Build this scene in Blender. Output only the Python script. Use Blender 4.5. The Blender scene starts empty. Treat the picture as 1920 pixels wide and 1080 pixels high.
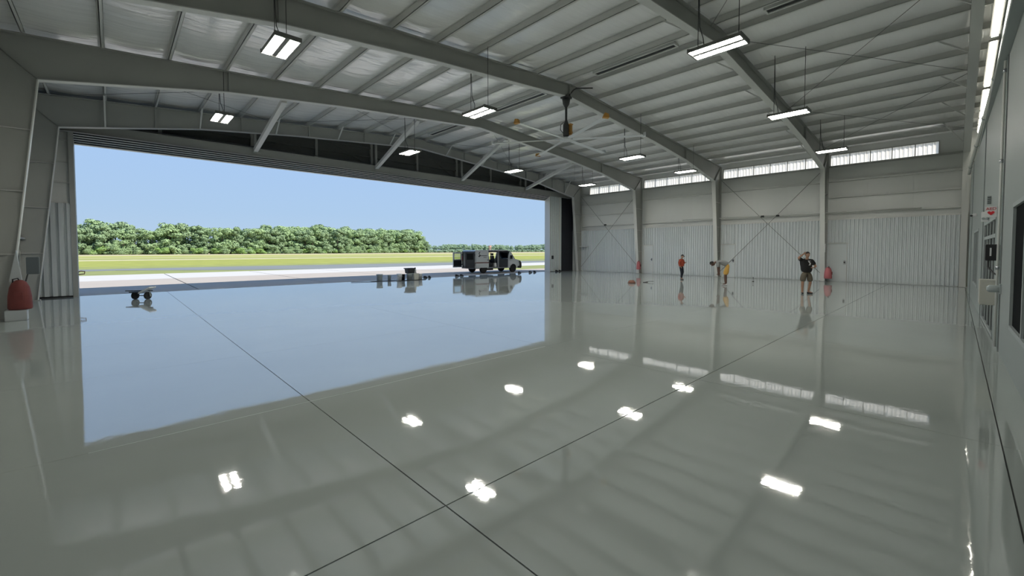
import bpy, bmesh, math, random
from math import sin, cos, pi, radians as R
from mathutils import Vector, Matrix, Euler
random.seed(7)
S = 1.07                      # everything below is laid out in survey units, then scaled to metres at the end
sc = bpy.context.scene
col = sc.collection

# ------------------------------------------------------------------ camera
cd = bpy.data.cameras.new('camera'); cam = bpy.data.objects.new('camera', cd); col.objects.link(cam)
sc.camera = cam
F_PX, YAW, PITCH, ROLL, CY = 787.53, R(43.4159), R(1.9518), R(-0.0587), 496.88
fw = Vector((sin(YAW)*cos(PITCH), cos(YAW)*cos(PITCH), -sin(PITCH)))
r0 = Vector((cos(YAW), -sin(YAW), 0)); u0 = r0.cross(fw)
rt = r0*cos(ROLL)+u0*sin(ROLL); up = -r0*sin(ROLL)+u0*cos(ROLL)
cam.matrix_world = Matrix(((rt.x, up.x, -fw.x, 0), (rt.y, up.y, -fw.y, 0), (rt.z, up.z, -fw.z, 1.7*S), (0, 0, 0, 1)))
cd.sensor_width = 36; cd.lens = F_PX/1920*36; cd.shift_y = -(540-CY)/1920; cd.clip_end = 3000; cd.clip_start = .05

# ------------------------------------------------------------------ world, sun, exposure
def srgb(r, g, b):
    f = lambda c: (c/255/12.92) if c/255 <= .04045 else ((c/255+.055)/1.055)**2.4
    return (f(r), f(g), f(b), 1)
w = bpy.data.worlds.new('sky'); sc.world = w; w.use_nodes = True
nt = w.node_tree; nt.nodes.clear()
tc = nt.nodes.new('ShaderNodeTexCoord'); sx = nt.nodes.new('ShaderNodeSeparateXYZ'); rp = nt.nodes.new('ShaderNodeValToRGB')
bg = nt.nodes.new('ShaderNodeBackground'); wo = nt.nodes.new('ShaderNodeOutputWorld')
nt.links.new(tc.outputs['Generated'], sx.inputs[0]); nt.links.new(sx.outputs['Z'], rp.inputs[0])
nt.links.new(rp.outputs[0], bg.inputs[0]); nt.links.new(bg.outputs[0], wo.inputs[0])
e = rp.color_ramp.elements
e[0].position = 0; e[0].color = srgb(184, 208, 232); e[1].position = 1; e[1].color = srgb(112, 160, 228)
for p, c in ((.08, srgb(174, 204, 236)), (.25, srgb(166, 200, 245)), (.55, srgb(140, 184, 240))):
    q = e.new(p); q.color = c
bg.inputs[1].default_value = 1.0
sd = bpy.data.lights.new('sun', 'SUN'); sun = bpy.data.objects.new('sun', sd); col.objects.link(sun)
sd.energy = 6.4; sd.angle = R(.6); sd.color = (1, .96, .9)
sun.rotation_euler = Vector((-.5, .55, -.98)).to_track_quat('-Z', 'Y').to_euler()
sun.location = (10, -30, 50)
sc.view_settings.view_transform = 'Standard'; sc.view_settings.look = 'None'
sc.view_settings.exposure = 0.0; sc.view_settings.gamma = 1; sc.view_settings.use_curve_mapping = False
TUBE = 108.0
sc.cycles.max_bounces = 10; sc.cycles.diffuse_bounces = 5; sc.cycles.glossy_bounces = 5
sc.cycles.sample_clamp_indirect = 6; sc.cycles.use_denoising = True

# ------------------------------------------------------------------ materials
M = {}
def mat(name, c, rough=.6, metal=0, noise=0, nscale=3, bump=0, bscale=20, emit=None, spec=.5, ior=None, bmap=(1, 1, 1), world=False):
    m = bpy.data.materials.new(name); m.use_nodes = True; n = m.node_tree.nodes; L = m.node_tree.links
    b = n['Principled BSDF']; b.inputs['Base Color'].default_value = c; b.inputs['Roughness'].default_value = rough
    b.inputs['Metallic'].default_value = metal; b.inputs['Specular IOR Level'].default_value = spec
    if ior: b.inputs['IOR'].default_value = ior
    if noise or bump:
        if world:
            g = n.new('ShaderNodeNewGeometry'); src = g.outputs['Position']
        else:
            g = n.new('ShaderNodeTexCoord'); src = g.outputs['Object']
        mp = n.new('ShaderNodeMapping'); L.new(src, mp.inputs[0]); mp.inputs['Scale'].default_value = bmap
    if noise:
        t = n.new('ShaderNodeTexNoise'); t.inputs['Scale'].default_value = nscale; t.inputs['Detail'].default_value = 6
        L.new(src, t.inputs['Vector'])
        mx = n.new('ShaderNodeMix'); mx.data_type = 'RGBA'
        mx.inputs[6].default_value = tuple(v*(1-noise) for v in c[:3])+(1,); mx.inputs[7].default_value = tuple(min(1, v*(1+noise)) for v in c[:3])+(1,)
        L.new(t.outputs[0], mx.inputs[0]); L.new(mx.outputs[2], b.inputs['Base Color'])
    if bump:
        t = n.new('ShaderNodeTexNoise'); t.inputs['Scale'].default_value = bscale; t.inputs['Detail'].default_value = 3
        L.new(mp.outputs[0], t.inputs['Vector'])
        bp = n.new('ShaderNodeBump'); bp.inputs['Strength'].default_value = 1; bp.inputs['Distance'].default_value = bump
        L.new(t.outputs[0], bp.inputs['Height']); L.new(bp.outputs[0], b.inputs['Normal'])
    if emit:
        b.inputs['Emission Color'].default_value = emit[0]; b.inputs['Emission Strength'].default_value = emit[1]
    M[name] = m
    return m
mat('steel', (.36, .367, .345, 1), .5, noise=.08, nscale=1.2)
mat('steel_light', (.62, .625, .60, 1), .45)
mat('liner', (.62, .66, .67, 1), .35, noise=.04, nscale=.5)
mat('vinyl', (.92, .92, .91, 1), .17, noise=.05, nscale=.7, bump=.028, bscale=1.0, bmap=(.35, 4.5, 1), ior=2.3, world=True)
mat('wall_vinyl', (.70, .71, .69, 1), .4, noise=.05, nscale=.8, bump=.01, bscale=2)
mat('floor_epoxy', (.365, .40, .385, 1), .03, noise=.07, nscale=.5, bump=.0012, bscale=1.5, ior=2.5, bmap=(1, 1, 1), world=True)
mat('joint', (.03, .032, .03, 1), .5)
mat('concrete', (.39, .34, .285, 1), .85, noise=.06, nscale=.6, world=True)
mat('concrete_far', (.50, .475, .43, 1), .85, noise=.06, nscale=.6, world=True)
mat('asphalt', (.18, .19, .175, 1), .8, noise=.15, nscale=.15, world=True)
mat('gable', (.12, .125, .12, 1), .6)  # dark because the gable gets little light; that shade is in the colour
mat('gap', (.02, .022, .03, 1), .7)
mat('office_paint', (.28, .315, .31, 1), .45, noise=.03, nscale=2)
mat('office_seam', (.05, .05, .05, 1), .6)
mat('black', (.015, .015, .017, 1), .45)
mat('dark_glass', (.010, .012, .014, 1), .25, spec=.12)
mat('dark_pane', (.008, .009, .010, 1), .5, ior=1.04)  # matte black instead of glass: the unlit rooms put into a colour
mat('rubber', (.012, .012, .012, 1), .8)
mat('white_plastic', (.75, .76, .76, 1), .4)
mat('grey_plastic', (.36, .40, .40, 1), .45)
mat('beige_metal', (.50, .50, .45, 1), .5)
mat('red_cloth', (.15, .03, .026, 1), .7, noise=.2, nscale=8)
mat('pink_cloth', (.45, .13, .14, 1), .6, noise=.2, nscale=8)
mat('red_sign', (.6, .02, .03, 1), .5)
mat('mast_pink', (.62, .34, .30, 1), .7)
mat('dark_box', (.10, .12, .13, 1), .5)
mat('guard', (.42, .45, .46, 1), .5)
mat('slat', (.85, .84, .82, 1), .5)
mat('chrome', (.6, .6, .62, 1), .25, metal=1)
mat('rod', (.16, .165, .16, 1), .5)
mat('cable', (.05, .05, .05, 1), .6)
mat('tube', (1, 1, 1, 1), .5, emit=((1, .97, .88, 1), TUBE))
mat('strip_tube', (1, 1, 1, 1), .5, emit=((1, .96, .84, 1), 14))
mat('housing', (.16, .16, .15, 1), .5)  # shade between the tubes put into the colour; the real reflector is white
mat('fan_alu', (.72, .74, .76, 1), .3)
mat('fan_orange', (.55, .28, .06, 1), .5)
mat('fan_dark', (.06, .06, .06, 1), .5)
mat('blue_tarp', (.05, .16, .28, 1), .5)
mat('tyre', (.015, .015, .015, 1), .8)
mat('van_white', (.55, .58, .60, 1), .3)
mat('van_dark', (.03, .035, .045, 1), .4)
mat('van_grey', (.2, .21, .23, 1), .5)
mat('van_stripe', (.16, .07, .06, 1), .5)
mat('van_bumper', (.035, .028, .025, 1), .5)
mat('red_light', (.4, .02, .02, 1), .3)
mat('skin', (.36, .2, .13, 1), .55); mat('skin_dark', (.13, .07, .05, 1), .55)
mat('hair', (.01, .009, .008, 1), .7)
mat('orange_shirt', (.32, .05, .02, 1), .8); mat('navy_pants', (.012, .015, .025, 1), .8)
mat('grey_shirt', (.30, .31, .31, 1), .8); mat('yellow_shorts', (.62, .36, .08, 1), .7)
mat('black_shirt', (.008, .008, .009, 1), .8); mat('khaki', (.13, .11, .08, 1), .8)
mat('white_cloth', (.6, .6, .6, 1), .8)
mat('bark', (.12, .09, .06, 1), .9)
mat('brown_bag', (.22, .10, .07, 1), .8, noise=.3, nscale=10)
mat('eye_white', (.6, .6, .6, 1), .4)
def glass_mat():
    m = bpy.data.materials.new('clear_glass'); m.use_nodes = True; n = m.node_tree.nodes; L = m.node_tree.links; n.remove(n['Principled BSDF'])
    t = n.new('ShaderNodeBsdfTransparent'); g = n.new('ShaderNodeBsdfGlossy'); g.inputs['Roughness'].default_value = .03
    f = n.new('ShaderNodeFresnel'); x = n.new('ShaderNodeMixShader'); t.inputs[0].default_value = (.75, .8, .8, 1)
    L.new(f.outputs[0], x.inputs[0]); L.new(t.outputs[0], x.inputs[1]); L.new(g.outputs[0], x.inputs[2]); L.new(x.outputs[0], n['Material Output'].inputs[0])
    M['clear_glass'] = m
glass_mat()
def fiber_mat():
    m = bpy.data.materials.new('fiberglass'); m.use_nodes = True; n = m.node_tree.nodes; L = m.node_tree.links; n.remove(n['Principled BSDF'])
    t = n.new('ShaderNodeBsdfTranslucent'); t.inputs[0].default_value = (.97, .94, .88, 1)
    d = n.new('ShaderNodeBsdfDiffuse'); d.inputs[0].default_value = (.8, .8, .78, 1)
    g = n.new('ShaderNodeTexCoord'); mp = n.new('ShaderNodeMapping'); mp.inputs['Scale'].default_value = (1, 9, .7)
    z = n.new('ShaderNodeTexNoise'); z.inputs['Scale'].default_value = 1.6; z.inputs['Detail'].default_value = 4
    cr = n.new('ShaderNodeValToRGB'); cr.color_ramp.elements[0].color = (.74, .70, .62, 1); cr.color_ramp.elements[1].color = (1, .96, .88, 1)
    cr.color_ramp.elements[0].position = .35; cr.color_ramp.elements[1].position = .55
    L.new(g.outputs['Object'], mp.inputs[0]); L.new(mp.outputs[0], z.inputs['Vector']); L.new(z.outputs[0], cr.inputs[0]); L.new(cr.outputs[0], t.inputs[0])
    x = n.new('ShaderNodeMixShader'); x.inputs[0].default_value = .25
    L.new(t.outputs[0], x.inputs[1]); L.new(d.outputs[0], x.inputs[2]); L.new(x.outputs[0], n['Material Output'].inputs[0])
    M['fiberglass'] = m
fiber_mat()
def leaf_mat(name, c1, c2):
    m = bpy.data.materials.new(name); m.use_nodes = True; n = m.node_tree.nodes; L = m.node_tree.links; b = n['Principled BSDF']
    g = n.new('ShaderNodeTexCoord'); z = n.new('ShaderNodeTexNoise'); z.inputs['Scale'].default_value = .5; z.inputs['Detail'].default_value = 5
    mx = n.new('ShaderNodeMix'); mx.data_type = 'RGBA'; mx.inputs[6].default_value = c1; mx.inputs[7].default_value = c2
    L.new(g.outputs['Object'], z.inputs['Vector']); L.new(z.outputs[0], mx.inputs[0]); L.new(mx.outputs[2], b.inputs['Base Color'])
    b.inputs['Roughness'].default_value = .8; b.inputs['Specular IOR Level'].default_value = .2
    M[name] = m
leaf_mat('leaf_dark', (.17, .26, .12, 1), (.35, .45, .25, 1))
leaf_mat('leaf_mid', (.22, .33, .14, 1), (.42, .54, .28, 1))
leaf_mat('leaf_bright', (.22, .38, .10, 1), (.40, .55, .20, 1))
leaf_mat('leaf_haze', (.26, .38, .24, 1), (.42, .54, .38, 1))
def grass_mat():
    m = bpy.data.materials.new('grass'); m.use_nodes = True; n = m.node_tree.nodes; L = m.node_tree.links; b = n['Principled BSDF']
    g = n.new('ShaderNodeNewGeometry'); s = n.new('ShaderNodeSeparateXYZ'); L.new(g.outputs['Position'], s.inputs[0])
    mp = n.new('ShaderNodeMapping'); mp.inputs['Scale'].default_value = (.015, .12, 1); L.new(g.outputs['Position'], mp.inputs[0])
    z = n.new('ShaderNodeTexNoise'); z.inputs['Scale'].default_value = 1; z.inputs['Detail'].default_value = 5; L.new(mp.outputs[0], z.inputs['Vector'])
    a = n.new('ShaderNodeMath'); a.operation = 'MULTIPLY_ADD'; L.new(z.outputs[0], a.inputs[0]); a.inputs[1].default_value = 14; L.new(s.outputs['Y'], a.inputs[2])
    d = n.new('ShaderNodeMath'); d.operation = 'DIVIDE'; L.new(a.outputs[0], d.inputs[0]); d.inputs[1].default_value = 400
    cr = n.new('ShaderNodeValToRGB'); e = cr.color_ramp.elements
    gr, ye, pa, ol = srgb(188, 192, 100), srgb(214, 210, 128), srgb(232, 222, 172), srgb(172, 178, 116)
    stops = [(0, ol), (50, ol), (66, ol), (72, gr), (95, gr), (108, gr), (112, pa), (120, pa), (126, ol), (138, gr), (144, ye), (150, pa), (156, ol), (170, ye), (200, gr), (215, pa), (300, srgb(220, 206, 164)), (400, pa)]
    e[0].position = 0; e[0].color = ol; e[1].position = 1; e[1].color = pa
    for y, c in stops[1:-1]:
        q = e.new(y*S/400); q.color = c
    L.new(d.outputs[0], cr.inputs[0])
    z2 = n.new('ShaderNodeTexNoise'); z2.inputs['Scale'].default_value = .5; z2.inputs['Detail'].default_value = 6; L.new(g.outputs['Position'], z2.inputs['Vector'])
    hs = n.new('ShaderNodeHueSaturation'); L.new(cr.outputs[0], hs.inputs['Color'])
    m2 = n.new('ShaderNodeMath'); m2.operation = 'MULTIPLY_ADD'; L.new(z2.outputs[0], m2.inputs[0]); m2.inputs[1].default_value = .4; m2.inputs[2].default_value = .38
    L.new(m2.outputs[0], hs.inputs['Value']); L.new(hs.outputs[0], b.inputs['Base Color']); b.inputs['Roughness'].default_value = .9; b.inputs['Specular IOR Level'].default_value = .1
    M['grass'] = m
grass_mat()

def ripple(m):
    n = m.node_tree.nodes; L = m.node_tree.links; b = n['Principled BSDF']; b1 = [x for x in n if x.type == 'BUMP'][0]
    g = n.new('ShaderNodeNewGeometry'); t = n.new('ShaderNodeTexNoise'); t.inputs['Scale'].default_value = 14; t.inputs['Detail'].default_value = 2
    L.new(g.outputs['Position'], t.inputs['Vector']); k = n.new('ShaderNodeBump'); k.inputs['Distance'].default_value = .0002
    L.new(t.outputs[0], k.inputs['Height']); L.new(b1.outputs[0], k.inputs['Normal']); L.new(k.outputs[0], b.inputs['Normal'])
ripple(M['floor_epoxy'])
# ------------------------------------------------------------------ mesh building
class MB:
    def __init__(s): s.v = []; s.f = []; s.sm = []
    def add(s, vs, fs, smooth=False):
        o = len(s.v); s.v += [Vector(p) for p in vs]; s.f += [tuple(i+o for i in f) for f in fs]; s.sm += [smooth]*len(fs); return s
    def box(s, a, b):
        x0, y0, z0 = a; x1, y1, z1 = b
        return s.add([(x0, y0, z0), (x1, y0, z0), (x1, y1, z0), (x0, y1, z0), (x0, y0, z1), (x1, y0, z1), (x1, y1, z1), (x0, y1, z1)],
                     [(0, 3, 2, 1), (4, 5, 6, 7), (0, 1, 5, 4), (1, 2, 6, 5), (2, 3, 7, 6), (3, 0, 4, 7)])
    def bar(s, p, q, w_, h_, upv=(0, 0, 1)):
        p = Vector(p); q = Vector(q); d = (q-p).normalized(); u = Vector(upv)
        if abs(d.dot(u)) > .98: u = Vector((1, 0, 0))
        a = d.cross(u).normalized(); b = a.cross(d).normalized(); a = a*w_/2; b = b*h_/2
        vs = [p-a-b, p+a-b, p+a+b, p-a+b, q-a-b, q+a-b, q+a+b, q-a+b]
        return s.add(vs, [(0, 3, 2, 1), (4, 5, 6, 7), (0, 1, 5, 4), (1, 2, 6, 5), (2, 3, 7, 6), (3, 0, 4, 7)])
    def tube(s, pts, r, n=8, caps=True):
        pts = [Vector(p) for p in pts]; rs = r if isinstance(r, (list, tuple)) else [r]*len(pts)
        o = len(s.v); prev = None
        for i, p in enumerate(pts):
            d = (pts[min(i+1, len(pts)-1)]-pts[max(i-1, 0)]).normalized()
            if prev is None:
                a = d.cross(Vector((0, 0, 1)) if abs(d.z) < .9 else Vector((1, 0, 0))).normalized()
            else: a = (prev-d*prev.dot(d)).normalized()
            prev = a; b = d.cross(a)
            for k in range(n): s.v.append(p+(a*cos(2*pi*k/n)+b*sin(2*pi*k/n))*rs[i])
        for i in range(len(pts)-1):
            for k in range(n):
                k2 = (k+1) % n; s.f.append((o+i*n+k, o+i*n+k2, o+(i+1)*n+k2, o+(i+1)*n+k)); s.sm.append(True)
        if caps:
            s.f.append(tuple(o+k for k in range(n))[::-1]); s.f.append(tuple(o+(len(pts)-1)*n+k for k in range(n))); s.sm += [False]*2
        return s
    def lathe(s, prof, c=(0, 0, 0), n=16, axis='Z'):
        o = len(s.v); c = Vector(c)
        for r, h in prof:
            for k in range(n):
                a = 2*pi*k/n
                p = Vector((r*cos(a), r*sin(a), h)) if axis == 'Z' else (Vector((r*cos(a), h, r*sin(a))) if axis == 'Y' else Vector((h, r*cos(a), r*sin(a))))
                s.v.append(c+p)
        for i in range(len(prof)-1):
            for k in range(n):
                k2 = (k+1) % n; s.f.append((o+i*n+k, o+i*n+k2, o+(i+1)*n+k2, o+(i+1)*n+k)); s.sm.append(True)
        s.f.append(tuple(o+k for k in range(n))[::-1]); s.f.append(tuple(o+(len(prof)-1)*n+k for k in range(n))); s.sm += [False]*2
        return s
    def prism(s, poly, f0, f1):           # poly 2D, f0/f1 map (a,b)->3D for the two faces
        n = len(poly); o = len(s.v)
        s.v += [Vector(f0(*p)) for p in poly]+[Vector(f1(*p)) for p in poly]
        s.f.append(tuple(range(o, o+n))[::-1]); s.f.append(tuple(range(o+n, o+2*n)))
        for k in range(n): k2 = (k+1) % n; s.f.append((o+k, o+k2, o+n+k2, o+n+k))
        s.sm += [False]*(n+2); return s
    def xz(s, poly, y0, y1): return s.prism(poly, lambda a, b: (a, y0, b), lambda a, b: (a, y1, b))
    def yz(s, poly, x0, x1): return s.prism(poly, lambda a, b: (x0, a, b), lambda a, b: (x1, a, b))
    def xy(s, poly, z0, z1): return s.prism(poly, lambda a, b: (a, b, z0), lambda a, b: (a, b, z1))
    def mesh(s, name, m, org=(0, 0, 0)):
        me = bpy.data.meshes.new(name); o = Vector(org)
        me.from_pydata([p-o for p in s.v], [], s.f); me.polygons.foreach_set('use_smooth', s.sm)
        bm = bmesh.new(); bm.from_mesh(me); bmesh.ops.recalc_face_normals(bm, faces=bm.faces); bm.to_mesh(me); bm.free()
        me.materials.append(M[m] if isinstance(m, str) else m); return me
    def build(s, name, m, parent=None, org=None, bevel=0):
        """verts are in world survey units unless parent has local=True; org is the new object's origin"""
        if org is None: org = wloc(parent) if parent else (0, 0, 0)
        me = s.mesh(name, m, org)
        if bevel:
            bm = bmesh.new(); bm.from_mesh(me)
            bmesh.ops.bevel(bm, geom=[e_ for e_ in bm.edges if e_.calc_face_angle(0) > .6], offset=bevel, segments=2, affect='EDGES', clamp_overlap=True)
            bm.to_mesh(me); bm.free()
        return put(name, me, parent, org)
def wloc(o):
    v = Vector((0, 0, 0))
    while o: v += o.location; o = o.parent
    return v
def put(name, me, parent=None, org=(0, 0, 0)):
    o = bpy.data.objects.new(name, me); col.objects.link(o)
    o.location = Vector(org)-(wloc(parent) if parent else Vector((0, 0, 0)))
    if parent: o.parent = parent
    return o
def tag(o, label=None, cat=None, group=None, kind=None):
    if label: o['label'] = label
    if cat: o['category'] = cat
    if group: o['group'] = group
    if kind: o['kind'] = kind
    return o
def empty(name, loc, label=None, cat=None, group=None, kind=None):
    o = bpy.data.objects.new(name, None); col.objects.link(o); o.location = loc; o.empty_display_size = .2
    return tag(o, label, cat, group, kind)
def copy_tree(o, parent=None):
    c = o.copy(); col.objects.link(c)
    if parent: c.parent = parent
    for ch in [x for x in bpy.data.objects if x.parent == o]: copy_tree(ch, c)
    return c

# ------------------------------------------------------------------ building dimensions
CX = 13.1
YF = [21.78, 16.19, 10.6, 5.0, -.22]              # the five rigid frames
XL, XR = -2.36, 28.56
YD = 22.5
def zr(x): return 8.2-.0735*abs(x-CX)              # top of rafters
def zv(x): return zr(x)+.2                          # vinyl line on top of purlins
PX = sorted([CX+sg*(.45+1.42*k) for k in range(11) for sg in (-1, 1)])

# ---- floor: slabs with recessed joints
floor = MB().box((XL-.1, -1.0, -.3), (XR+.1, YD+.35, -.012)).build('floor', 'joint'); tag(floor, kind='structure')
gx = [XL-.1, 1.565, 5.55, 9.55, 13.55, 17.6, 21.6, 25.6, XR+.1]
gy = [-1.0, -.315, 2.30, 4.978, 7.91, 10.6, 13.4, 16.2, 19.0, YD+.35]
MB().box((-0.20, 4.972, -.004), (5.52, 4.983, .0008)).build('joint_line', 'grey_plastic', floor)  # pale strip painting the light caught along this joint
strong_x = {1.565}; strong_y = {2.30, -.315}
def hw(v, st): return .005 if v in st else .002
for i in range(len(gx)-1):
    for j in range(len(gy)-1):
        x0, x1, y0, y1 = gx[i]+hw(gx[i], strong_x), gx[i+1]-hw(gx[i+1], strong_x), gy[j]+hw(gy[j], strong_y), gy[j+1]-hw(gy[j+1], strong_y)
        MB().box((x0, y0, -.012), (x1, y1, 0)).build('slab', 'floor_epoxy', floor, org=((x0+x1)/2, (y0+y1)/2, 0))

# ---- outside ground
gnd = MB().box((-900, YD+.35, -.6), (1300, 900, -.06)).box((-900, -300, -.6), (1300, YD+.35, -.35)).build('floor_grass', 'grass'); tag(gnd, 'green and straw coloured mown grass field beyond the taxiway', kind='structure')
tax = MB().xy([(-120, 49), (-6, 50.5), (0, 52), (9, 45), (16, 41.6), (60, 41.4), (300, 41), (300, 47), (58, 49.8), (29, 53), (18, 54.6), (10, 55.8), (-2.4, 56.3), (-120, 60)], -.3, -.045).build('floor_taxiway', 'asphalt'); tag(tax, 'grey asphalt taxiway strip', kind='structure')
ap = MB().box((-60, YD+.35, -.4), (140, 41.0, -.05)).build('floor_apron', 'joint'); tag(ap, 'cream concrete apron outside the door', kind='structure')
ys = [(YD+.37, 27.3), (27.34, 33.6), (33.64, 41.2)]
for j, (y0, y1) in enumerate(ys):
    x = -36.5
    while x < 84:
        if not (j == 1 and x > 25.5):
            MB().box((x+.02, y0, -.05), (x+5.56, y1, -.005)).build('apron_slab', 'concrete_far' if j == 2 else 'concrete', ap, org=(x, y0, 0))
        x += 5.6
MB().box((29.2, -30, -.34), (60, YD+.3, -.02)).build('side_slab', 'concrete', ap, org=(29.2, 0, 0))  # unseen slab, added to keep green grass bounce off the clerestory
isl = MB().box((25.5, 27.34, -.06), (140, 33.6, -.004)).build('floor_verge', 'grass'); tag(isl, 'strip of grass cut into the apron right of the van', kind='structure')
th = MB().box((XL, YD+.3, -.02), (26.4, YD+.42, .006)).build('trim_1', 'steel'); tag(th, kind='structure')

# ---- ceiling: roof deck, vinyl insulation strips, purlins, rods
ceil = MB().xz([(XL-.2, zv(XL)+.05), (CX, zv(CX)+.05), (XR+.2, zv(XR)+.05), (XR+.2, zv(XR)+.12), (CX, zv(CX)+.12), (XL-.2, zv(XL)+.12)], -1.3, YD+.7).build('ceiling', 'gable'); tag(ceil, kind='structure')
def vinyl_mesh(wd, ln, slope, seed):
    rnd = random.Random(seed); nx, ny = 8, 26; b = MB(); vs = []
    sg = rnd.uniform(.045, .075)
    for j in range(ny+1):
        yy = ln*j/ny; k = rnd.uniform(-.006, .006)
        ends = min(1, min(j, ny-j)/2.0)
        for i in range(nx+1):
            t = i/nx; vs.append((wd*t-wd/2, yy, slope*(wd*t-wd/2)-sg*sin(pi*t)*(.45+.55*ends)+k*sin(pi*t)))
    fs = [(j*(nx+1)+i, j*(nx+1)+i+1, (j+1)*(nx+1)+i+1, (j+1)*(nx+1)+i) for j in range(ny) for i in range(nx)]
    b.add(vs, fs, True); return b
edges = [XL-.05]+PX+[XR+.26]
bays = [(YF[1], YF[0]), (YF[2], YF[1]), (YF[3], YF[2]), (YF[4], YF[3]), (YF[0], YD+.3), (-.95, YF[4])]
cache = {}
for (y0, y1) in bays:
    for i in range(len(edges)-1):
        xa, xb = edges[i], edges[i+1]; xm = (xa+xb)/2; sl = 0 if abs(xm-CX) < .1 else (-.0735 if xm > CX else .0735)
        key = (round(xb-xa, 2), sl, round(y1-y0, 2), i % 3)
        if key not in cache: cache[key] = vinyl_mesh(xb-xa, y1-y0, sl, hash(key) % 999).mesh('insulation_panel', 'vinyl')
        put('insulation_panel', cache[key], ceil, (xm, y0, (zv(xa)+zv(xb))/2))
for x in PX:
    z0 = zr(x); s_ = 1 if x < CX else -1
    b = MB(); b.box((x-.008, -.9, z0), (x+.008, YD+.3, z0+.2)); b.box((x-.008, -.9, z0), (x+.07*s_, YD+.3, z0+.008) if s_ > 0 else (x-.07, YD+.3, z0+.008))
    b.box((min(x, x-.07*s_), -.9, z0+.19), (max(x, x-.07*s_), YD+.3, z0+.199))
    b.box((min(x+.062*s_, x+.07*s_), -.9, z0), (max(x+.062*s_, x+.07*s_), YD+.3, z0+.025))
    b.build('purlin', 'steel_light', ceil)
for k in range(4):                                 # crossed rods under the roof in the first and the last bays
    ya, yb = YF[k+1], YF[k]
    if k in (0, 3):
        for x0, x1 in ((-1.5, 5.5), (5.5, 12.6), (13.6, 20.7), (20.7, 27.6)):
            z0, z1 = zr(x0)-.03, zr(x1)-.03
            for a, b_ in (((x0, ya, z0), (x1, yb, z1)), ((x0, yb, z0), (x1, ya, z1))):
                MB().tube([a, b_], .008, 5).build('brace_rod', 'rod', ceil)
for k in range(4):                                 # ridge vents: pale trough with dark throat in the middle of each bay
    ya, yb = YF[k+1]+1.3, YF[k]-1.3; z = zv(CX)-.15
    b = MB(); b.box((CX-.16, ya, z-.05), (CX-.10, yb, z+.03)); b.box((CX+.10, ya, z-.05), (CX+.16, yb, z+.03)); b.box((CX-.16, ya-.05, z-.05), (CX+.16, ya, z+.03)); b.box((CX-.16, yb, z-.05), (CX+.16, yb+.05, z+.03))
    v = b.build('ridge_vent', 'steel_light', ceil); MB().box((CX-.1, ya, z-.02), (CX+.1, yb, z+.0)).build('throat', 'black', v)

# ---- right side wall with wainscot, girts and clerestory
wr = MB().box((XR+.22, -1.0, 0), (XR+.30, YD+.7, 6.30)).box((XR+.22, -1.0, 6.92), (XR+.30, YD+.7, 7.3))
for y0, y1 in ((YF[0]-.80, YD+.7), (-1.0, .68), (YF[1]-.14, YF[1]+.14), (YF[2]-.14, YF[2]+.14), (YF[3]-.14, YF[3]+.14)): wr.box((XR+.22, y0, 6.3), (XR+.3, y1, 6.92))
wr = wr.build('wall_right', 'wall_vinyl'); tag(wr, kind='structure')
def rib_sheet(n, pitch, h, d=.05, flat=.30):
    """ribbed metal sheet running along +Y, ribs towards -X"""
    pr = []
    for k in range(n):
        y = k*pitch; pr += [(0, y), (0, y+pitch*.36), (-d, y+pitch*.47), (-d, y+pitch*(1-.11))]
    pr.append((0, n*pitch)); vs = [(a, b_, 0) for a, b_ in pr]+[(a, b_, h) for a, b_ in pr]; m_ = len(pr)
    return vs, [(k, k+1, m_+k+1, m_+k) for k in range(m_-1)]
sheet = MB().add(*rib_sheet(6, .1515, 3.32)).mesh('liner_sheet', 'liner')
y = -.32
ydoor = [(4.02, 4.80), (9.62, 10.38), (15.2, 15.97)]
seg = []
lo = -.32
for a, b_ in ydoor+[(YD+.2, 99)]:
    n = int((min(a, YD+.2)-lo)/.909)
    for k in range(n): put('liner_sheet', sheet, wr, (XR+.02, lo+k*.909, .03))
    rest = a-(lo+n*.909); rn = int(rest/.1515)
    if rn > 0:
        rm = MB().add(*rib_sheet(rn, rest/rn, 3.32)).mesh('liner_sheet', 'liner'); put('liner_sheet', rm, wr, (XR+.02, lo+n*.909, .03))
    if b_ < 90:
        rm = MB().add(*rib_sheet(5, (b_-a)/5, 1.24)).mesh('liner_sheet', 'liner'); put('liner_sheet', rm, wr, (XR+.02, a, 2.11))
    lo = b_
MB().box((XR-.03, -.6, 3.35), (XR+.1, YD+.2, 3.42)).build('cap_trim', 'steel_light', wr)
MB().box((XR+.0, -.6, 0), (XR+.06, YD+.2, .015)).build('base_angle', 'liner', wr)
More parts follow.
